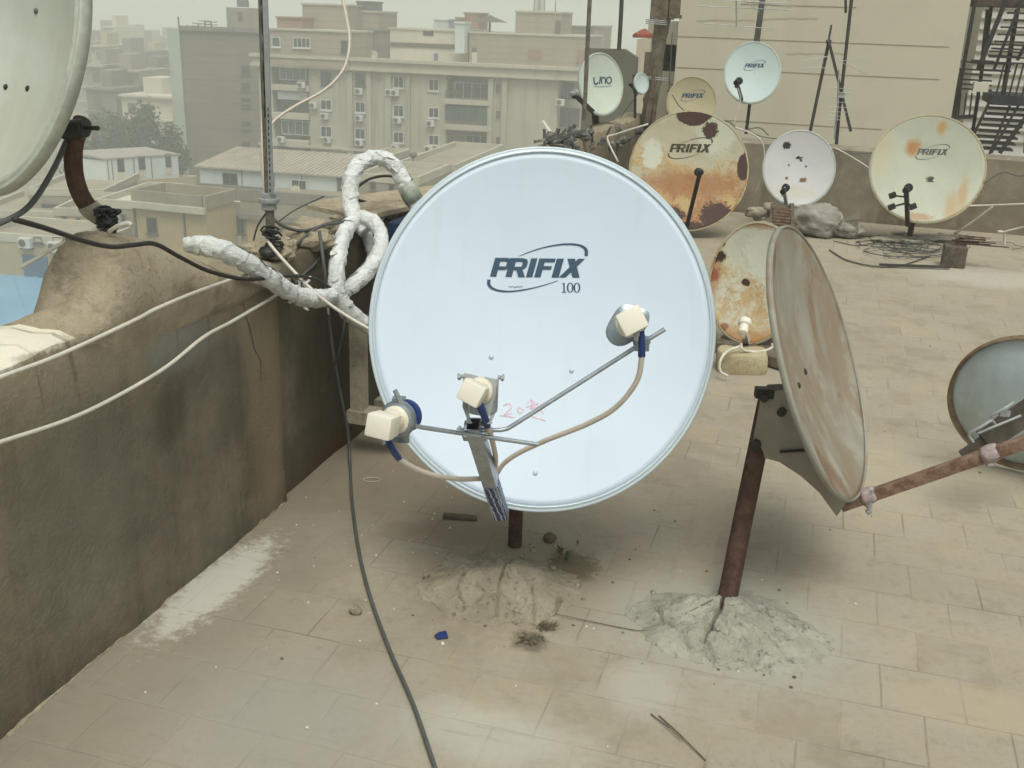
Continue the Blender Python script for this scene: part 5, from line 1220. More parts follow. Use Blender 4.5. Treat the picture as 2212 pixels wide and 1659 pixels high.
# ---- the long apartment block
EA = V((.974, -.225, 0)); FA = Face(at(1000, 250, 108), EA)
ba = thing('apartment_block', FA.pt(0, GZ, -7), 'long grey beige apartment block with glazed balconies across the middle of the view', 'apartment block')
sL, sR = FA.sz(562, 250)[0], FA.sz(1246, 250)[0]; zt = FA.sz(*Z2(1150, 400))[1]; zw = FA.sz(*Z2(1150, 460))[1]
bl = FA.rect(*Z2(212, 420), *Z2(444, 990)); br_ = FA.rect(*Z2(1316, 500), *Z2(1580, 1000)); bn = FA.rect(*Z2(2022, 530), *Z2(2165, 900))
mb = MB(); cuts = [sL, bl[0], bl[1], br_[0], br_[1], bn[0], sR]
for i in range(6): FA.box(mb, cuts[i], cuts[i+1], GZ, zw, -14, -2.0 if i % 2 else 0)
FA.box(mb, sL, sR, zw, zt, -14, 0)
for u0, u1 in ((690, 724), (815, 842), (932, 968), (1064, 1090), (1584, 1616), (1672, 1704)):
    a0, a1, *_ = FA.rect(*Z2(u0, 480), *Z2(u1, 900)); FA.box(mb, a0, a1, GZ, zw-.3, .002, .30)
mb.build('wall', M['fac_main'], ba)
mb = MB(); FA.box(mb, sL-.4, sR+.3, zw+.18, zt-.1, .002, .45); FA.box(mb, sL-.6, sR+.5, zt-.1, zt+.22, -.4, .75); FA.box(mb, sL-.6, sR+.5, zw-.12, zw+.18, .004, .62)
a_, z_ = FA.sz(*Z2(900, 965)); FA.box(mb, sL-.2, cuts[3], z_-.12, z_+.12, .004, .34); a2, z2_ = FA.sz(*Z2(1450, 1005)); FA.box(mb, cuts[3]+.003, cuts[4]+.5, z2_-.35, z2_+.0, .004, .5)
mb.build('cornice', M['fac_trim'], ba)
# balcony slabs and fronts
for (x0, x1, ys) in ((206, 446, ((542, 578), (722, 758), (892, 928))), (1308, 1606, ((636, 668), (796, 832)))):
    for y0, y1 in ys: FA.pbox(MB(), *Z2(x0, y0), *Z2(x1, y1), -1.95, .35).build('balcony_slab', M['fac_trim'], ba)
def W2(x0, y0, x1, y1, **k): p0 = Z2(x0, y0); p1 = Z2(x1, y1); return window(FA, ba, *p0, *p1, **k)
W2(246, 432, 418, 512, bars=3, t=-.3, glass='glass_teal', sill=False); W2(258, 772, 438, 862, bars=3, t=-.3, glass='glass_teal', sill=False)
W2(236, 612, 440, 722, bars=1, t=-.9, frame='win_brown', sill=False); W2(214, 938, 262, 992, bars=0, t=-.9, frame='win_brown', sill=False); W2(392, 950, 452, 1008, bars=1, t=-.9, frame='win_brown', sill=False)
for (x0, x1, ys) in ((516, 586, ((460, 545), (636, 702), (806, 876), (970, 1030))), (736, 800, ((474, 550), (650, 718), (820, 888))), (980, 1046, ((486, 562), (670, 746), (842, 912)))):
    for k, (y0, y1) in enumerate(ys): W2(x0, y0, x1, y1, frame='win_white' if (k != 0 or x0 == 980) else 'win_brown')
for k, (y0, y1) in enumerate(((505, 580), (686, 752), (862, 926))): W2(1204, y0, 1270, y1, frame='win_white')
W2(1362, 530, 1578, 634, bars=3, t=-.6, glass='glass', sill=False); W2(1312, 680, 1600, 776, bars=3, t=.1, glass='glass_teal', frame='win_brown', sill=False); W2(1420, 872, 1560, 990, bars=2, t=-1.2, glass='glass', sill=False)
for y0, y1 in ((530, 602), (705, 762), (868, 930)): W2(1630, y0, 1666, y1, bars=0, frame='fac_trim', glass='win_brown', sill=False)
W2(2036, 535, 2110, 640, bars=1, t=-1.5, frame='win_brown', sill=False); W2(2024, 695, 2150, 820, bars=2, t=-1.5, frame='win_brown', sill=False)
mb = MB(); a0, a1, z0, z1 = FA.rect(*Z2(1314, 582), *Z2(1580, 634))
for i in range(30): x = a0+(a1-a0)*i/29; FA.box(mb, x-.02, x+.02, z0, z1, .20, .24)
FA.box(mb, a0, a1, z1, z1+.06, .19, .25); a0, a1, z0, z1 = FA.rect(*Z2(1318, 776), *Z2(1596, 800)); FA.box(mb, a0, a1, z0, z1, .1, .2)
mb.build('balcony_rail', M['win_brown'], ba)
mb = MB(); a0, a1, z0, z1 = FA.rect(*Z2(240, 590), *Z2(430, 632))
for i in range(6): z = z0+(z1-z0)*i/5; FA.box(mb, a0, a1, z-.05, z+.05, .0, .05)
mb.build('awning_slats', M['win_white'], ba)
# air conditioners on its front: one model, copied
ac0 = None
def ac_unit(fc, x, y, label, group='air conditioners on the long apartment block', t=.0, sc=1.0):
    global ac0
    a_, z_ = fc.sz(x, y); W = frame(fc.pt(a_, z_, t+.26), fc.d, UP, fc.n)
    if ac0 is None:
        ac0 = thing('wall_air_conditioner', None, label, 'air conditioner', group, M=Matrix.Identity(4))
        MB().box((0, 0, 0), (.82, .62, .36)).build('casing', M['win_white'], ac0, M=Matrix.Identity(4), bevel=.02)
        mb = MB(); mb.lathe((-.12, 0, .181), V((0, 0, 1)), [(.24, 0), (.24, .012), (.20, .014), (.05, .02)], 16); mb.build('fan_grille', M['win_brown'], ac0, M=Matrix.Identity(4))
        
        for x_ in (-.3, .3): MB().box((x_, -.36, -.03), (.04, .05, .42)).build('bracket', M['dark_steel'], ac0, M=Matrix.Identity(4))
        o = ac0
    else: o = copy_tree(ac0)
    o.matrix_world = W @ Matrix.Scale(sc, 4); o['label'] = label; o['group'] = group
for x, y, lb in ((476, 672, 'beside the second window down by the left balconies'), (546, 740, 'under the second window down of the first window column'), (562, 890, 'under the third window down of the first window column'),
                 (765, 582, 'under the top window of the second window column'), (767, 752, 'under the second window down of the second window column'), (767, 908, 'under the third window down of the second window column'),
                 (995, 592, 'under the top window of the third window column'), (1010, 766, 'under the second window down of the third window column'), (996, 942, 'under the third window down of the third window column'),
                 (1220, 786, 'under the second window down of the fourth window column'), (1208, 950, 'under the third window down of the fourth window column'), (278, 886, 'on the lowest slab of the left glazed balconies'), (408, 540, 'below the top left glazed balcony'), (2048, 652, 'between the dark recessed windows at the right end'),
                 (960, 588, 'doubled with another under the third column top window')):
    ac_unit(FA, *Z2(x, y), 'air conditioner ' + lb + ' of the block', t=.35 if x in (278, 408) else 0)

# ---- what stands on its roof (set back behind the cornice)
def roofblock(name, label, cat, rect, Y, dpt, mat, wins=(), extra=None, ed=EA, base=None, parent_name='wall'):
    (x0, y0), (x1, y1) = Z2(rect[0], rect[1]), Z2(rect[2], rect[3])
    fc = Face(at((x0+x1)/2, (y0+y1)/2, Y), ed); a0, a1, z0, z1 = fc.rect(x0, y0, x1, y1)
    t = thing(name, fc.pt((a0+a1)/2, z0 if base is None else base, -dpt/2), label, cat)
    mb = MB(); fc.box(mb, a0, a1, z0-1.2 if base is None else base, z1, -dpt, 0); mb.build(parent_name, M[mat], t)
    mb = MB(); fc.box(mb, a0-.1, a1+.1, z1+.003, z1+.18, -dpt-.1, .12); mb.build('roof_edge', M['fac_trim' if mat in ('fac_white', 'fac_brick') else mat], t)
    for w in wins: window(fc, t, *Z2(w[0], w[1]), *Z2(w[2], w[3]), **(w[4] if len(w) > 4 else {}))
    return t, fc
roofblock('penthouse', 'dusty brick penthouse with green shuttered windows at the left end of the block roof', 'penthouse', (192, 200, 692, 352), 111, 9, 'fac_brick',
          [(204, 236, 258, 300, dict(bars=0, glass='glass_teal', frame='hut_white')), (340, 240, 450, 305, dict(bars=3, glass='glass_teal')), (646, 258, 704, 330, dict(bars=0, frame='win_brown'))])
roofblock('rooftop_room', 'low pink topped room on the left penthouse of the block', 'rooftop room', (236, 118, 400, 205), 114, 6, 'fac_pink')
roofblock('rooftop_room', 'plain square stair room rising behind the pink topped room', 'rooftop room', (400, 34, 690, 250), 116, 7, 'fac_brick')
roofblock('rooftop_room', 'small stair room carrying the dark water tank', 'rooftop room', (692, 78, 882, 220), 119, 6, 'fac_brick')
roofblock('water_tank', 'dark water tank on the small stair room', 'water tank', (746, 18, 846, 72), 119, 3, 'tank', parent_name='tank')
t_, fg_ = roofblock('penthouse', 'dark grey set back penthouse wall with three white dishes before it', 'penthouse', (690, 196, 955, 378), 117, 6, 'fac_grey')
for (x, y, r_, lb) in ((768, 348, .42, 'leftmost'), (826, 352, .26, 'smallest'), (866, 350, .5, 'rightmost and tallest')):
    p = fg_.pt(fg_.sz(*Z2(x, y))[0], fg_.sz(*Z2(x, y))[1], .6); o = thing('satellite_dish', p - UP*.6, lb + ' of the three far white dishes on the block roof', 'satellite dish', 'far dishes on the block roof')
    mb = MB(); mb.lathe(p, fg_.n, [(.02, -.1), (r_*.5, -.07), (r_*.85, 0), (r_, .06), (r_*.96, .065), (r_*.5, -.03), (.02, -.05)], 20); mb.build('reflector', M['fac_white'], o, smooth=True)
    mb = MB(); mb.tube([p - fg_.n*.15 - UP*.9, p - fg_.n*.15], .05, 8); mb.build('pole', M['dark_steel'], o)
t_, fw_ = roofblock('penthouse', 'white plastered two tier rooftop flat with a brown band', 'penthouse', (957, 196, 1456, 400), 115, 8, 'fac_white', [(1170, 186+10, 1236, 226, dict(bars=0, frame='win_brown', sill=False))])
mb = MB(); fw_.pbox(mb, *Z2(962, 278), *Z2(1450, 306), .002, .10); mb.build('brown_band', M['win_brown'], t_)
mb = MB(); fw_.pbox(mb, *Z2(1240, 340), *Z2(1262, 388), .002, .12); mb.build('blue_panel', M['blue_door'], t_)
roofblock('rooftop_room', 'pink brick tower room on the roof behind the white flat', 'rooftop room', (1432, 90, 1522, 215), 122, 4, 'fac_pink')
roofblock('rooftop_room', 'low pink brick wall beside the pink tower room', 'rooftop room', (1376, 120, 1432, 215), 122, 3, 'fac_pink')
roofblock('water_tank', 'tall pale blue water tank before the pink tower room', 'water tank', (1372, 150, 1432, 262), 112.5, 2.2, 'hut_white', parent_name='tank')
roofblock('water_tank', 'lower pale blue tank left of the tall pale blue one', 'water tank', (1236, 130, 1330, 215), 124, 3, 'hut_white', parent_name='tank')
t_, fb_ = roofblock('penthouse', 'long unplastered brick penthouse with two red patches on the right half of the block roof', 'penthouse', (1462, 226, 2215, 452), 112, 9, 'fac_brick')
mb = MB(); fb_.pbox(mb, *Z2(1840, 316), *Z2(1922, 376), .002, .08); mb.build('red_patch', M['fac_pink'], t_)
mb = MB(); fb_.pbox(mb, *Z2(2150, 322), *Z2(2212, 402), .002, .08); mb.build('red_patch', M['fac_pink'], t_)
mb = MB(); fb_.pbox(mb, *Z2(1482, 304), *Z2(1510, 332), .002, .06); mb.build('dark_opening', M['win_brown'], t_)
mb = MB(); fb_.pbox(mb, *Z2(1480, 334), *Z2(1512, 402), .002, .08); mb.build('white_door', M['fac_white'], t_)
t_, fk_ = roofblock('rooftop_room', 'large square lift room standing on the long brick penthouse', 'rooftop room', (1757, 82, 2050, 236), 114, 6, 'fac_brick')
mb = MB(); fk_.pbox(mb, *Z2(2012, 130), *Z2(2046, 225), .002, .07); mb.build('dark_opening', M['win_brown'], t_)
for k, (x, y0, w) in enumerate(((1868, -40, 3), (1906, -40, 3), (1990, 0, 2))):
    fcx = fk_; a_, z1 = fcx.sz(*Z2(x, y0)); z0 = fcx.sz(*Z2(x, 82))[1]; mb = MB()
    for s in ((-.25, .25) if w == 3 else (0,)): mb.tube([fcx.pt(a_+s, z0+.02, -2), fcx.pt(a_+s, z1, -2)], .06, 6)
    if w == 3:
        for j in range(8): z = z0+(z1-z0)*j/8; mb.tube([fcx.pt(a_-.25, z, -2), fcx.pt(a_+.25, z+.5, -2)], .04, 5)
    tag(mb.build('lattice_mast' if w == 3 else 'rooftop_rod', M['fac_dull']), ['left lattice mast on the large lift room', 'right lattice mast on the large lift room', 'thin rod right of the lattice masts'][k], 'mast')
roofblock('rooftop_room', 'far small grey room left of the thin dark pole', 'rooftop room', (2112, 175, 2232, 250), 128, 5, 'fac_grey')
roofblock('rooftop_room', 'far pale room right of the thin grey pole', 'rooftop room', (2250, 172, 2330, 260), 130, 5, 'fac_brick')
cn = thing('rooftop_canopy', fb_.pt(fb_.sz(*Z2(1545, 222))[0], fb_.sz(*Z2(1545, 226))[1], -3), 'dark umbrella like canopy on a post on the brick penthouse roof', 'canopy')
a_, z_ = fb_.sz(*Z2(1545, 222)); c = fb_.pt(a_, z_, -3)
mb = MB(); mb.tube([c, c+UP*1.3], .12, 8); mb.build('post', M['win_brown'], cn)
mb = MB(); mb.lathe(c+UP*1.25, UP, [(2.0, 0), (1.6, .12), (.5, .5), (.05, .7)], 10); mb.build('cover', M['win_brown'], cn)

# ---- brown block at the left with a pale corner strip
EB = V((.99, .14, 0)); FB = Face(at(470, 250, 124), EB)
bb = thing('apartment_block', FB.pt(0, GZ, -8), 'tall blank brown block with a pale corner strip left of the long apartment block', 'apartment block')
aL, aR = FB.sz(398, 220)[0], FB.sz(600, 220)[0]; zB = FB.sz(470, 68)[1]
mb = MB(); FB.box(mb, aL, aR, GZ, zB, -16, 0); mb.build('wall', M['fac_brown'], bb)
mb = MB(); FB.box(mb, aL-1.3, aL+.0, GZ, FB.sz(385, 62)[1], -4, .25); mb.build('corner_strip', M['fac_edge'], bb)
mb = MB(); FB.box(mb, aL+.003, aR, zB+.003, zB+.5, -.4, .3)
for v in (115, 170, 222, 275, 325): a_, z_ = FB.sz(470, v); FB.box(mb, aL+.003, aR, z_-.10, z_+.10, .002, .04)
mb.build('floor_bands', M['fac_grey'], bb)
for k, (v0, v1) in enumerate(((142, 162), (178, 196), (212, 232), (262, 280), (306, 324))):
    window(FB, bb, 521, v0, 541, v1, frame='win_brown', bars=0)
t_ = thing('rooftop_room', FB.pt(FB.sz(525, 60)[0], zB, -3), 'square stair room on top of the tall brown block', 'rooftop room')
mb = MB(); FB.pbox(mb, 490, 17, 566, 72, -6, .1); mb.build('wall', M['fac_dull'], t_); mb = MB(); FB.pbox(mb, 514, 26, 524, 46, .102, .16); mb.build('dark_opening', M['win_brown'], t_)
tag(FB.pbox(MB(), 509, -12, 529, 15, -4, -1).build('water_tank', M['tank']), 'dark tank on the stair room of the tall brown block', 'water tank')
for k, (u, v) in enumerate(((380, 36), (424, 50), (438, 44), (452, 46), (400, 54))):
    a_, z1 = FB.sz(u, v); mb = MB(); p0 = FB.pt(a_, zB-.5 if u > 390 else FB.sz(385, 64)[1], -1.5); p1 = FB.pt(a_, z1, -1.5); mb.tube([p0, p1], .10, 6)
    for j in range(3 if u > 410 else 0): q = p0.lerp(p1, .55+.2*j); mb.tube([q - FB.d*.7, q + FB.d*.7], .05, 5)
    tag(mb.build('rooftop_aerial', M['fac_grey']), ['pointed rod on the pale corner strip', 'first rooftop aerial on the brown block counting from the corner', 'tallest aerial on the brown block roof', 'aerial nearest the stair room on the brown block', 'short aerial by the corner of the brown block'][k], 'aerial')

# ---- hazy buildings far off on the left
hz = [(186, 262, 66, 330, 250, 'fac_dull'), (222, 246, 57, 320, 230, 'fac_white'), (258, 300, 74, 320, 270, 'fac_beige'), (196, 236, 98, 330, 200, 'fac_beige'), (286, 340, 82, 320, 330, 'fac_dull'), (330, 378, 78, 320, 300, 'fac_dull'),
      (238, 292, 112, 330, 190, 'fac_grey'), (300, 345, 118, 330, 215, 'fac_beige'), (345, 396, 108, 330, 200, 'fac_dull'), (186, 226, 140, 330, 165, 'fac_dull'), (222, 300, 152, 330, 160, 'fac_dull'), (296, 350, 156, 330, 168, 'fac_grey'), (262, 380, 206, 330, 150, 'fac_white'), (120, 190, 90, 330, 240, 'fac_dull'), (186, 250, 190, 330, 152, 'fac_grey')]
nm_ = ['wide top floor block beside the dusty dish', 'tallest slim pale tower', 'beige block right of the tallest tower', 'beige slab in front of the tallest tower', 'faintest low skyline block', 'skyline block touching the pale corner strip', 'dark grey block in the middle', 'pale beige block in the middle', 'lower dull block touching the pale corner strip', 'low dull block beside the dusty dish', 'wide low dull block above the trees', 'low grey block above the trees', 'pale terraced block just behind the trees', 'block mostly hidden behind the dusty dish', 'darkest low block beside the dusty dish']
for i, (u0, u1, v0, v1, Y, mt) in enumerate(hz):
    fc = Face(at((u0+u1)/2, v0, Y), V((.97, -.24+.06*(i % 4), 0))); a0, a1, z0, z1 = fc.rect(u0, v0, u1, v0+20)
    t_ = thing('distant_block', fc.pt((a0+a1)/2, GZ, -6), 'hazy ' + nm_[i] + ' far off beyond the white huts', 'building', 'hazy blocks far off')
    mb = MB(); fc.box(mb, a0, a1, GZ, z1, -12, 0); fc.box(mb, a0+(a1-a0)*.2, a0+(a1-a0)*.55, z1, z1+2.2, -8, -3); mb.build('wall', M[mt], t_)
    z = z1-2.6; n_ = 0; mb = MB()
    while z > z1-22 and z > GZ+2:
        x = a0+1.0
        while x < a1-1.6:
            if rnd.random() < .75: fc.box(mb, x, x+1.2, z, z+1.4, .002, .06)
            x += 2.6
        z -= 3.1
    if mb.v: o = mb.build('windows', M['win_brown'], t_)
    z = z1-.3
    while z > z1-20: fc.box(MB(), a0-.1, a1+.1, z, z+.25, .07, .55).build('floor_ledge', M['fac_trim' if i % 2 else mt], t_); z -= 3.1

# ---- trees between them
def tree(name, label, u, v, Y, w, h, n):
    top = at(u, v, Y); x, y = top.x, top.y; rr = random.Random(int(u)); zc = top.z-h/2
    t = thing(name, (x, y, GZ), label, 'tree', 'trees behind the white hut')
    mb = MB(); mb.tube([V((x, y, GZ)), V((x+.2, y, (GZ+zc)/2)), V((x, y, zc+h*.1))], [.35, .26, .10], 8)
    for k in range(5): q = k*1.3; mb.tube([V((x, y, zc-h*.25)), V((x+math.cos(q)*w*.25, y+math.sin(q)*w*.25, zc)), V((x+math.cos(q)*w*.38, y+math.sin(q)*w*.38, zc+h*.2))], [.16, .09, .04], 6)
    mb.build('trunk', M['trunk'], t)
    mb = MB(); cl = [V((x+rr.gauss(0, w*.22), y+rr.gauss(0, w*.22), zc+rr.gauss(0, h*.22))) for _ in range(16)]
    for i in range(n):
        c = rr.choice(cl) + V((rr.gauss(0, w*.085), rr.gauss(0, w*.085), rr.gauss(0, h*.085))); d = V((rr.uniform(-1, 1), rr.uniform(-1, 1), rr.uniform(-.6, .6))).normalized()*rr.uniform(.16, .36); e = d.cross(V((rr.uniform(-1, 1), rr.uniform(-1, 1), 1))).normalized()*.15
        mb.add([c-d, c+e, c+d, c-e], [(0, 1, 2, 3)])
    mb.build('crown', M['leaf'], t, fixn=False)
tree('street_tree', 'dark green tree nearest the pale corner strip', 338, 262, 116, 6, 8, 5200)
tree('street_tree', 'broad dark tree in the middle of the trees behind the white hut', 302, 254, 122, 7, 9, 5200)
tree('street_tree', 'paler tree on the left of the trees behind the white hut', 262, 252, 126, 7, 9, 4500)
tree('street_tree', 'low tree half hidden at the far left behind the white hut', 216, 262, 122, 7, 9, 4000)

# ---- low houses with the white huts
def footprint(name, parent, pts, z0, z1, mat): return MB().prism([V((p.x, p.y, z0)) for p in pts], UP*(z1-z0)).build(name, M[mat], parent)
# house with the sand coloured front and a parapet
c0 = at(443, 424, 72); zr = c0.z; c1 = g(284, 409, zr); c2 = g(508, 408, zr); c3 = c1 + (c2-c0)
hs = thing('low_house', ((c0+c1)/2).xy.to_3d()+UP*GZ, 'low sand coloured house with a roof parapet and small windows below the parapet wall', 'house')
footprint('wall', hs, [c1, c0, c2, c3], GZ, zr-.9, 'fac_sand')
mb = MB()
for a, b in ((c1, c0), (c0, c2), (c2, c3), (c3, c1)):
    d = (b-a).normalized(); nn = V((d.y, -d.x, 0)); mb.bar(V((a.x, a.y, zr-.45))-d*.0, V((b.x, b.y, zr-.45))-d*.25, .25, .9)
mb.build('parapet', M['fac_dull'], hs)
Fh = Face(c1, c0-c1)
a_, zb = Fh.sz(360, 446); mb = MB(); Fh.box(mb, -.1, (c0-c1).length+.1, zb-.25, zb+.2, .13, .45); mb.build('cornice', M['fac_trim'], hs)
window(Fh, hs, 318, 470, 340, 504, frame='win_brown', bars=1)
Fh.pbox(MB(), 399, 458, 401.5, 530, .002, .12).build('drain_pipe', M['win_brown'], hs); Fh.pbox(MB(), 292, 450, 296, 520, .002, .12).build('drain_pipe', M['win_brown'], hs)
# its longer wing to the right, shade put into its duller wall colour
Fr = Face(c2, EA); aR = Fr.sz(748, 430)[0]; aL = Fr.sz(508, 408)[0]
wg = thing('low_house', Fr.pt((aL+aR)/2, GZ, -5), 'long shaded house wing with pipes and dark windows under the second white hut', 'house')
mb = MB(); Fr.box(mb, aL+.3, aR, GZ, zr-.8, -14, 0); mb.build('wall', M['fac_dull'], wg)
mb = MB(); Fr.box(mb, aL+.3, aR, zr-.797, zr, -.25, .05); Fr.box(mb, aL+.3, aR, zr-2.1, zr-1.7, .002, .3); mb.build('parapet', M['fac_grey'], wg)
for (u0, v0, u1, v1) in ((512, 466, 528, 505), (455, 470, 489, 502), (600, 492, 622, 520), (652, 486, 664, 520)):
    if u0 > 500: window(Fr, wg, u0, v0, u1, v1, frame='win_brown', bars=1)
mb = MB(); fd = Face(Fr.pt(0, 0, 0), EA); Fr.pbox(mb, 535, 470, 600, 530, .002, .05); mb.build('sand_panel', M['fac_sand'], wg)
mb = MB(); p0 = Fr.pt(Fr.sz(494, 440)[0]+.9, 0, .5)
a_, z_ = Fr.sz(524, 434); a2, z2_ = Fr.sz(496, 440); mb.tube([Fr.pt(a_, z_, .4), Fr.pt(a2, z_-.05, .4), Fr.pt(a2, z_-2.2, .4)], .07, 8); mb.build('drain_pipe', M['fac_white'], wg)
# the second hut on that roof
Fq = Face(at(586, 400, Fr.o.y+6.5), EA)
h2 = thing('roof_hut', Fq.pt(0, zr-.8, -2), 'long white panelled hut with two square windows and a brown sheet roof', 'hut')
aL, aR = Fq.sz(432, 385)[0], Fq.sz(727, 405)[0]; zt2 = Fq.sz(586, 372)[1]
mb = MB(); Fq.box(mb, aL, aR, zr-.9, zt2, -6.5, 0); mb.build('wall', M['hut_white'], h2)
mb = MB(); zq = at(620, 342, Fq.o.y+6.8).z
mb.prism([Fq.pt(aL-.3, zt2+.01, .3), Fq.pt(aR+1.6, zt2+.01, .3), Fq.pt(aR+1.6, zt2+.75, -6.9), Fq.pt(aL-.3, zt2+.75, -6.9)], UP*.12)
for i in range(34): x = aL-.2 + (aR-aL+1.6)*i/33; mb.bar(Fq.pt(x, zt2+.15, .28), Fq.pt(x, zt2+.89, -6.88), .06, .07)
mb.build('sheet_roof', M['hut_roof'], h2)
for u in (523, 592, 652): x = Fq.sz(u, 390)[0]; Fq.box(MB(), x-.04, x+.04, zr-.8, zt2, .002, .04).build('panel_joint', M['fac_grey'], h2)
window(Fq, h2, 482, 374, 513, 399, bars=1, frame='win_brown', sill=False); window(Fq, h2, 630, 388, 663, 415, bars=1, frame='hut_white', sill=False)
o = thing('satellite_dish', Fq.pt(Fq.sz(650, 410)[0], zr-.8, 1), 'tiny white dish in front of the hut right window', 'satellite dish')
p = Fq.pt(Fq.sz(651, 408)[0], Fq.sz(651, 408)[1], 1); MB().lathe(p, Fq.n, [(.02, -.08), (.25, -.04), (.42, .05), (.40, .06), (.02, -.05)], 18).build('reflector', M['fac_white'], o, smooth=True); MB().tube([p-Fq.n*.1-UP*.9, p-Fq.n*.1], .04, 6).build('pole', M['dark_steel'], o)
# the first hut, turned with its corner to the viewer
k0 = at(232, 402, 96); zb1 = k0.z; k1 = g(388, 390, zb1); k2 = g(160, 398, zb1); zt1 = at(232, 346, 96).z
h1 = thing('roof_hut', V((k0.x, k0.y, zb1)), 'white panelled hut with three tall windows and a grey sheet roof, corner towards us', 'hut')
k3 = k1 + (k2-k0); footprint('wall', h1, [k0, k1, k3, k2], zb1-.4, zt1, 'hut_white')
o_ = (k0+k3)/2; mb = MB(); big = [o_ + (p-o_)*1.05 for p in (k0, k1, k3, k2)]
mb.prism([V((big[0].x, big[0].y, zt1+.01)), V((big[1].x, big[1].y, zt1+.01)), V((big[2].x, big[2].y, zt1+.5)), V((big[3].x, big[3].y, zt1+.5))], UP*.16); mb.build('sheet_roof', M['hut_roof_grey'], h1)
Fw = Face(k0, k1-k0)
for u0, u1 in ((253, 268), (299, 313), (357, 369)): window(Fw, h1, u0, 342-(u0-253)*.10, u1, 371-(u0-253)*.09, frame='win_brown', bars=0, sill=False); 
for u in (224+10, 243, 290, 328): x = Fw.sz(u, 370)[0]; Fw.box(MB(), x-.04, x+.04, zb1, zt1, .002, .05).build('panel_joint', M['fac_grey'], h1)
for u0 in (253, 299, 357): Fw.pbox(MB(), u0+1, 372-(u0-253)*.09, u0+13, 386-(u0-253)*.1, .003, .06).build('white_sill', M['fac_white'], h1)
# house under the first hut
hb = thing('low_house', V((k0.x, k0.y, GZ)), 'pale flat roofed house carrying the white hut with tall windows', 'house')
kk = [o_ + (p-o_)*1.35 for p in (k0, k1, k3, k2)]; footprint('wall', hb, kk, GZ, zb1-.45, 'fac_dull')
mb = MB()
for a, b in ((kk[0], kk[1]), (kk[1], kk[2]), (kk[2], kk[3]), (kk[3], kk[0])): d = (b-a).normalized(); mb.bar(V((a.x, a.y, zb1-.4)), V((b.x, b.y, zb1-.4))-d*.3, .3, 1.6)
mb.build('parapet', M['fac_beige'], hb)
Fx = Face(kk[0], kk[1]-kk[0])
for u in (250, 300): window(Fx, hb, u, 420, u+14, 438, frame='win_brown', bars=0)
# more low houses towards the left
def house(label, u0, v0, u1, v1, Y, dpt, mat, wins=(), ed=EA, roof_mat='roof_dust'):
    fc = Face(at((u0+u1)/2, v0, Y), ed); a0, a1, z0, z1 = fc.rect(u0, v0, u1, v0+10); z1 = fc.sz((u0+u1)/2, v0)[1]
    t = thing('low_house', fc.pt((a0+a1)/2, GZ, -dpt/2), label, 'house')
    mb = MB(); fc.box(mb, a0, a1, GZ, z1-.6, -dpt, 0); mb.build('wall', M[mat], t)
    mb = MB(); fc.box(mb, a0, a1, z1-.597, z1, -.25, .06); fc.box(mb, a0, a0+.25, z1-.597, z1, -dpt, -.253); fc.box(mb, a1-.25, a1, z1-.597, z1, -dpt, -.253); fc.box(mb, a0+.253, a1-.253, z1-.597, z1, -dpt, -dpt+.25); mb.build('parapet', M['fac_trim'], t)
    mb = MB(); fc.box(mb, a0+.26, a1-.26, z1-.6, z1-.45, -dpt+.26, -.26); mb.build('roof_surface', M[roof_mat], t)
    for w in wins: window(fc, t, *w[:4], frame='win_brown', bars=0, **(w[4] if len(w) > 4 else {}))
    return t, fc
house('small pale yellow house with one window behind the rusty pole', 205, 432, 292, 520, 76, 9, 'fac_dull', [(262, 462, 272, 480)], ed=V((.98, -.1, 0)), roof_mat='fac_white')
house('beige house with two small windows behind the rusty pole', 115, 450, 205, 520, 80, 8, 'fac_sand', [(133, 466, 146, 480), (165, 470, 175, 486)], ed=V((.98, .05, 0)))
house('flat dull roof with a dark ledge beyond the dusty dish', 60, 408, 225, 470, 88, 10, 'fac_dull', [(90, 440, 130, 462)], ed=V((.98, .05, 0)))
house('low grey house behind the bottom of the dusty dish', -60, 455, 118, 520, 84, 10, 'fac_grey', [(40, 470, 60, 486), (80, 470, 100, 486)], ed=V((.98, .05, 0)))
house('brown roofed house right of the long white hut', 735, 352, 790, 420, 92, 12, 'fac_dull', [(750, 380, 762, 400)])
t_, fq2 = house('wide beige roof with parapet behind the looped pipe', 860, 352, 985, 400, 86, 16, 'fac_beige', [(905, 372, 916, 388), (930, 374, 942, 390)])
house('brown house with small windows behind the looped pipe', 770, 378, 905, 440, 78, 8, 'fac_dull', [(800, 392, 812, 410), (840, 396, 852, 412)])
tag(MB().tube([fq2.pt(fq2.sz(884, 352)[0], fq2.sz(884, 352)[1]-.3, -1), fq2.pt(fq2.sz(884, 352)[0], fq2.sz(884, 338)[1], -1)], .06, 6).rock(fq2.pt(fq2.sz(884, 338)[0], fq2.sz(884, 338)[1], -1), .35, 2).build('roof_vent', M['wood']), 'small vent post on the wide beige roof', 'vent')
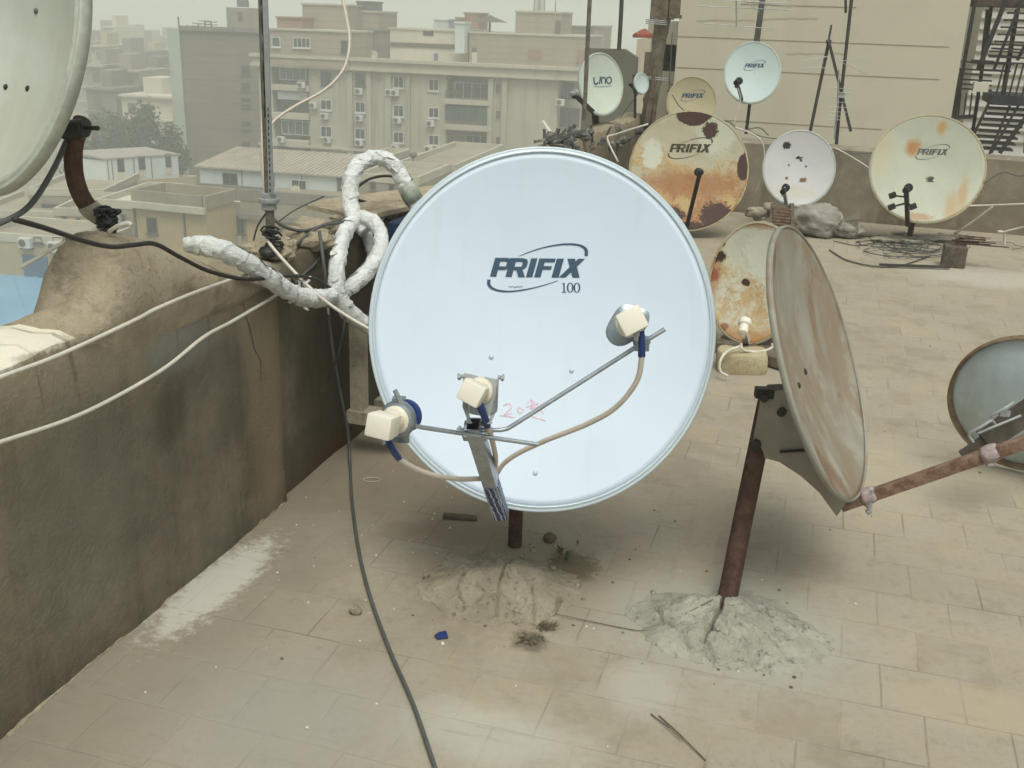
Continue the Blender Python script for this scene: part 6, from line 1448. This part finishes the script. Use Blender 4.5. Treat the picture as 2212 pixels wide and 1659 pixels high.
# shops with blue shutters and the blue sheet roof
t_, fs_ = house('long low shop row with blue shutters beyond the blue sheet roof', -60, 508, 205, 600, 72, 6, 'fac_beige', [(75, 508+4, 92, 524), (115, 512, 140, 528)], ed=V((.985, -.17, 0)))
for (u0, u1) in ((84, 106), (52, 105), (126, 160), (166, 204)):
    if u0 == 84: continue
    mb = MB(); fs_.pbox(mb, u0, 552+(u0-52)*.10, u1, 600, .002, .1); mb.build('blue_shutter', M['blue_door'], t_)
mb = MB(); fs_.pbox(mb, 150, 566, 160, 592, .102, .14); mb.build('pink_poster', plain('poster', (.30, .16, .16), .7), t_)
for k, (u, v) in enumerate(((60, 523), (123, 532), (150, 534), (164, 536))): ac_unit(fs_, u, v, ['first', 'second', 'third', 'last'][k] + ' air conditioner from the left along the blue shuttered shop row', 'air conditioners on the shop row', sc=1.15)
cz = -17.0; pts = [g(u, v, cz) for u, v in ((-160, 575), (0, 573), (100, 585), (215, 602), (290, 700), (-160, 790))]
bs = thing('sheet_canopy', (pts[1]+pts[4])/2 + UP*(GZ-cz), 'wide bright blue sheet canopy below the left parapet wall', 'canopy')
MB().prism(pts, UP*.12).build('blue_sheet', M['blue_sheet'], bs)
mb = MB()
for k in range(9): f = k/8; a_ = pts[0].lerp(pts[3], f); b_ = pts[5].lerp(pts[4], f); mb.bar(a_+UP*.15, b_+UP*.15, .10, .07)
mb.build('seam_ribs', M['blue_sheet'], bs)
mb = MB()
for p in (pts[0], pts[3], pts[4], pts[5]): q = p.lerp((pts[1]+pts[4])/2, .06); mb.bar(V((q.x, q.y, GZ)), V((q.x, q.y, cz)), .2, .2)
mb.build('posts', M['iron'], bs)
# =====================================================================  the neighbours on the right
FK = Face(BO + E1*5.2, E2)
kb = thing('neighbour_building', FK.pt(0, GZ, -4), 'large cream plastered building with thin horizontal joints behind the far wall', 'building')
kL, kR = FK.sz(1458, 150)[0], FK.sz(2072, 150)[0]; ZT = 6.0
ni = FK.rect(1443, 100, 1461, 190)
mb = MB(); FK.box(mb, kL, kR, GZ, ZT, -9, 0)
wl, wr = FK.sz(1366, 200)[0], kL-.003
# set back wing with a dark niche
zn0, zn1 = FK.sz(1420, 268)[1], FK.sz(1420, 98)[1]; na, nb = FK.sz(1400, 150)[0], FK.sz(1440, 150)[0]
ztw = FK.sz(1420, 44)[1]
FK.box(mb, wl, na, GZ, ztw, -9, -.9); FK.box(mb, nb, wr, GZ, ztw, -9, -.9); FK.box(mb, na, nb, zn1, ztw, -9, -.9); FK.box(mb, na, nb, GZ, FK.sz(1420, 160)[1], -9, -.9); FK.box(mb, na, nb, FK.sz(1420, 160)[1], zn1, -9, -1.6)
mb.build('wall', M['fac_cream'], kb)
mb = MB(); FK.box(mb, na+.01, nb-.01, FK.sz(1420, 160)[1]+.003, zn1-.003, -1.598, -1.55); mb.build('niche_back', M['fac_grey'], kb)
mb = MB()
for (u0, v0, u1, v1) in ((1458, 79, 1600, 83), (1600, 84, 2050, 101.5), (1458, 144, 2030, 173), (1390, 252, 1905, 277), (1600, 9, 1850, 16)):
    a0 = FK.sz(u0, v0); a1 = FK.sz(u1, v1); zz = (a0[1]+a1[1])/2
    FK.box(mb, max(kL, a0[0]), a1[0], zz-.0055, zz+.0055, .001, .004)
mb.build('plaster_joints', M['joint'], kb)
mb = MB()      # patched cracks
for k, (u, v) in enumerate(((1505, 44), (1640, 40), (1700, 116))):
    pts = [FK.sz(u+i*14, v + 5*nz((i, k, 0), .6, k)) for i in range(10)]
    for i in range(9):
        a, b = pts[i], pts[i+1]; mb.add([FK.pt(a[0], a[1]-.008, .004), FK.pt(b[0], b[1]-.008, .004), FK.pt(b[0], b[1]+.010, .004), FK.pt(a[0], a[1]+.012, .004)], [(0, 1, 2, 3)])
mb.build('patched_cracks', facade('patch_plaster', (.46, .42, .325), .05, .1), kb, fixn=False)
mb = MB(); FK.box(mb, *FK.rect(1384, -40, 1412, 40), -2.0, -1.2); mb.build('glazed_corner', M['glass_teal'], kb)
mb = MB()
for u in (1390, 1402): FK.box(mb, *FK.rect(u, -40, u+3, 41), -1.198, -1.1)
mb.build('window_bars', M['win_white'], kb)
# little pillar with a red tile cap
pt_ = thing('tiled_pillar', FK.pt(FK.sz(1385, 200)[0], -2, -.3), 'cream pillar with a small red tiled cap beside the timber mast', 'pillar')
mb = MB(); FK.box(mb, *FK.rect(1371, 84, 1400, 320), -.6, .1); mb.build('shaft', M['fac_cream'], pt_)
a0, a1, z0, z1 = FK.rect(1366, 62, 1404, 82); c = FK.pt((a0+a1)/2, z0, -.25); w = (a1-a0)/2
mb = MB(); mb.rings([[c + (FK.d*i + FK.n*j)*w*k + UP*h for i, j in ((1, 1), (-1, 1), (-1, -1), (1, -1))] for k, h in ((1.1, 0), (1.15, .03), (.25, (z1-z0)*.8), (.2, (z1-z0)))])
for k in range(7): mb.tube([c + FK.d*w*(-1+k/3) + FK.n*w*1.05 + UP*.03, c + FK.d*w*(-.25+k/12) + FK.n*w*.3 + UP*(z1-z0)*.75], .022, 6)
mb.build('tile_cap', M['tile_red'], pt_, smooth='auto')
# weathered wall block behind the three letter dish
FJ = Face(at(1316, 200, 13.6), E2); a0, a1, z0, z1 = FJ.rect(1258, 112, 1370, 300)
mb = MB(); mb.prism([FJ.pt(a0, -6, 0), FJ.pt(a1, -6, 0), FJ.pt(a1, FJ.sz(1370, 124)[1], 0), FJ.pt(a1-.16, FJ.sz(1345, 106)[1], 0), FJ.pt(a0, FJ.sz(1262, 104)[1], 0)], FJ.n*-.12)
tag(mb.build('weathered_wall', facade('grey_boards', (.17, .165, .135), .2, .7)), 'weathered grey streaked wall block behind the three letter dish', 'wall')
# ---- iron stairs on the right
FS = Face(BO + E1*5.6 + E2*.2, E2); st = thing('iron_staircase', FS.pt(FS.sz(2130, 300)[0], -8, -.5), 'black iron outside staircase with landings and railings right of the cream building', 'staircase')
def sbar(mb, u0, v0, u1, v1, w=.05, t=0.0):
    a = FS.sz(u0, v0); b = FS.sz(u1, v1); mb.bar(FS.pt(*a, t), FS.pt(*b, t), w, w)
mb = MB()
for (u0, v0, u1, v1, w, t) in ((2112, -30, 2048, 330, .045, 0), (2158, -30, 2104, 330, .045, -.5), (2076, 150, 2052, 262, .045, .1), (2200, 20, 2168, 210, .055, -.1), (2235, -20, 2215, 330, .05, 0), (2138, 20, 2124, 150, .05, -.2)): sbar(mb, u0, v0, u1, v1, w, t)
mb.build('posts', M['dark_steel'], st)
mb = MB()
for (u0, v0, u1, v1, w) in ((2176, -10, 2112, 150, .055), (2206, 0, 2146, 150, .035), (2240, 45, 2196, 130, .04), (2135, 222, 2098, 300, .035), (2235, 225, 2158, 330, .05), (2200, 225, 2140, 330, .03), (2180, 228, 2135, 335, .03)): sbar(mb, u0, v0, u1, v1, w, .05)
mb.build('stringers', M['dark_steel'], st)
for k in range(10):
    f = k/9; u = 2192-f*62; v = 12+f*140; a = FS.sz(u, v); FS.box(MB(), a[0]-.02, a[0]+.30, a[1]-.011, a[1]+.011, -.30, .02).build('tread', M['iron'], st)
for k in range(8):
    f = k/7; u = 2136-f*34; v = 234+f*86; a = FS.sz(u, v); FS.box(MB(), a[0], a[0]+.50, a[1]-.011, a[1]+.011, -.30, .02).build('tread', M['iron'], st)
mb = MB(); FS.pbox(mb, 2140, 208, 2290, 229, -1.0, .1); mb.build('landing', plain('dark_landing', (.022, .024, .03), .6, 0, .3), st)
mb = MB(); FS.pbox(mb, 2105, -30, 2290, 14, -1.0, .02); mb.build('upper_landing', plain('brown_landing', (.075, .05, .042), .7, 0, .3), st)
mb = MB()
for v in (132, 148, 158, 170, 180, 190): sbar(mb, 2070, v, 2140, v+4, .022, .12)
for v in (95, 110, 122, 134): sbar(mb, 2135, v, 2235, v+4, .022, .08)
for u in (2150, 2164, 2178, 2192, 2206): sbar(mb, u+18, 135, u-2, 212, .022, .08)
for u in (2062, 2068, 2080, 2092): sbar(mb, u+6, 200, u, 250, .02, .1)
sbar(mb, 2040, 254, 2100, 250, .05, .1); sbar(mb, 2096, 132, 2145, 135, .05, .1)
mb.build('railing', M['dark_steel'], st)
mb = MB(); FS.pbox(mb, 2098, 176, 2130, 196, .14, .3); mb.build('white_box', M['fac_white'], st)
bk = thing('pale_building', FS.pt(FS.sz(2150, 300)[0], GZ, -9), 'pale lilac grey building seen through the iron staircase', 'building')
FZ = Face(FS.o - FS.n*6, E2); mb = MB(); FZ.box(mb, FZ.sz(2092, 200)[0], FZ.sz(2420, 200)[0], GZ, FZ.sz(2150, -60)[1], -5, 0); mb.build('wall', facade('lilac_wall', (.62, .61, .58), .05, .12), bk)
mb = MB()
for v in range(-30, 330, 24): a = FZ.sz(2150, v); FZ.box(mb, FZ.sz(2092, 200)[0], FZ.sz(2420, 200)[0], a[1]-.02, a[1]+.02, .002, .03)
mb.build('wall_joints', M['fac_dull'], bk)
# =====================================================================  haze, light, camera
hb_ = MB(); hb_.box((0, 950, (GZ-1.0+HAZE_TOP)/2), (4000, 3000, HAZE_TOP-(GZ-1.0)))
mh = bpy.data.materials.new('dust_haze'); mh.use_nodes = True; nt = mh.node_tree; nt.nodes.clear()
o_ = nt.nodes.new('ShaderNodeOutputMaterial'); pv = nt.nodes.new('ShaderNodeVolumePrincipled')
pv.inputs['Color'].default_value = HAZE_COL; pv.inputs['Density'].default_value = HAZE_DEN; pv.inputs['Anisotropy'].default_value = 0.0
nt.links.new(pv.outputs[0], o_.inputs['Volume'])
hz_o = hb_.build('haze', mh, fixn=True); hz_o['kind'] = 'stuff'; hz_o['label'] = 'pale dust haze hanging over the town'; hz_o['category'] = 'haze'

w = bpy.data.worlds.new('World'); scene.world = w; w.use_nodes = True; nt = w.node_tree
bg = nt.nodes['Background']; sky = nt.nodes.new('ShaderNodeTexSky'); sky.sky_type = 'NISHITA'; sky.sun_disc = False
S = V(SUN_DIR).normalized()
sky.sun_elevation = math.asin(S.z); sky.sun_rotation = math.atan2(S.x, S.y)
sky.air_density = 1.0; sky.dust_density = 6.0; sky.ozone_density = 1.0; sky.altitude = 50
hs_ = nt.nodes.new('ShaderNodeHueSaturation'); hs_.inputs['Saturation'].default_value = SKY_SAT
mx = nt.nodes.new('ShaderNodeMix'); mx.data_type = 'RGBA'; mx.blend_type = 'MULTIPLY'; mx.inputs[0].default_value = 1.0; mx.inputs[7].default_value = SKY_TINT
nt.links.new(sky.outputs[0], hs_.inputs['Color']); nt.links.new(hs_.outputs[0], mx.inputs[6]); nt.links.new(mx.outputs[2], bg.inputs[0]); bg.inputs[1].default_value = SKY_STR
ld = bpy.data.lights.new('Sun', 'SUN'); ld.energy = SUN_STR; ld.angle = math.radians(32); ld.color = (1.0, .975, .90)
lo = bpy.data.objects.new('sun', ld); COL.objects.link(lo); lo.rotation_euler = S.to_track_quat('Z', 'Y').to_euler(); lo.location = S*60

cam = bpy.data.cameras.new('Camera'); co = bpy.data.objects.new('camera', cam); COL.objects.link(co)
cam.sensor_fit = 'HORIZONTAL'; cam.sensor_width = 36; cam.lens = 36*F/2212; cam.clip_end = 4000; cam.clip_start = .02
co.matrix_world = Matrix.Translation(EYE) @ (Matrix.Rotation(math.pi/2-PITCH, 4, 'X') @ Matrix.Rotation(ROLL, 4, 'Z'))
scene.camera = co
scene.view_settings.view_transform = 'Standard'; scene.view_settings.look = 'None'; scene.view_settings.gamma = 1.0; scene.view_settings.exposure = EXPOSURE
scene.render.engine = 'CYCLES'
cy = scene.cycles; cy.use_denoising = True; cy.max_bounces = 6; cy.diffuse_bounces = 3; cy.glossy_bounces = 2; cy.volume_bounces = 2; cy.transmission_bounces = 2; cy.caustics_reflective = False; cy.caustics_refractive = False
try: cy.denoiser = 'OPENIMAGEDENOISE'
except Exception: pass
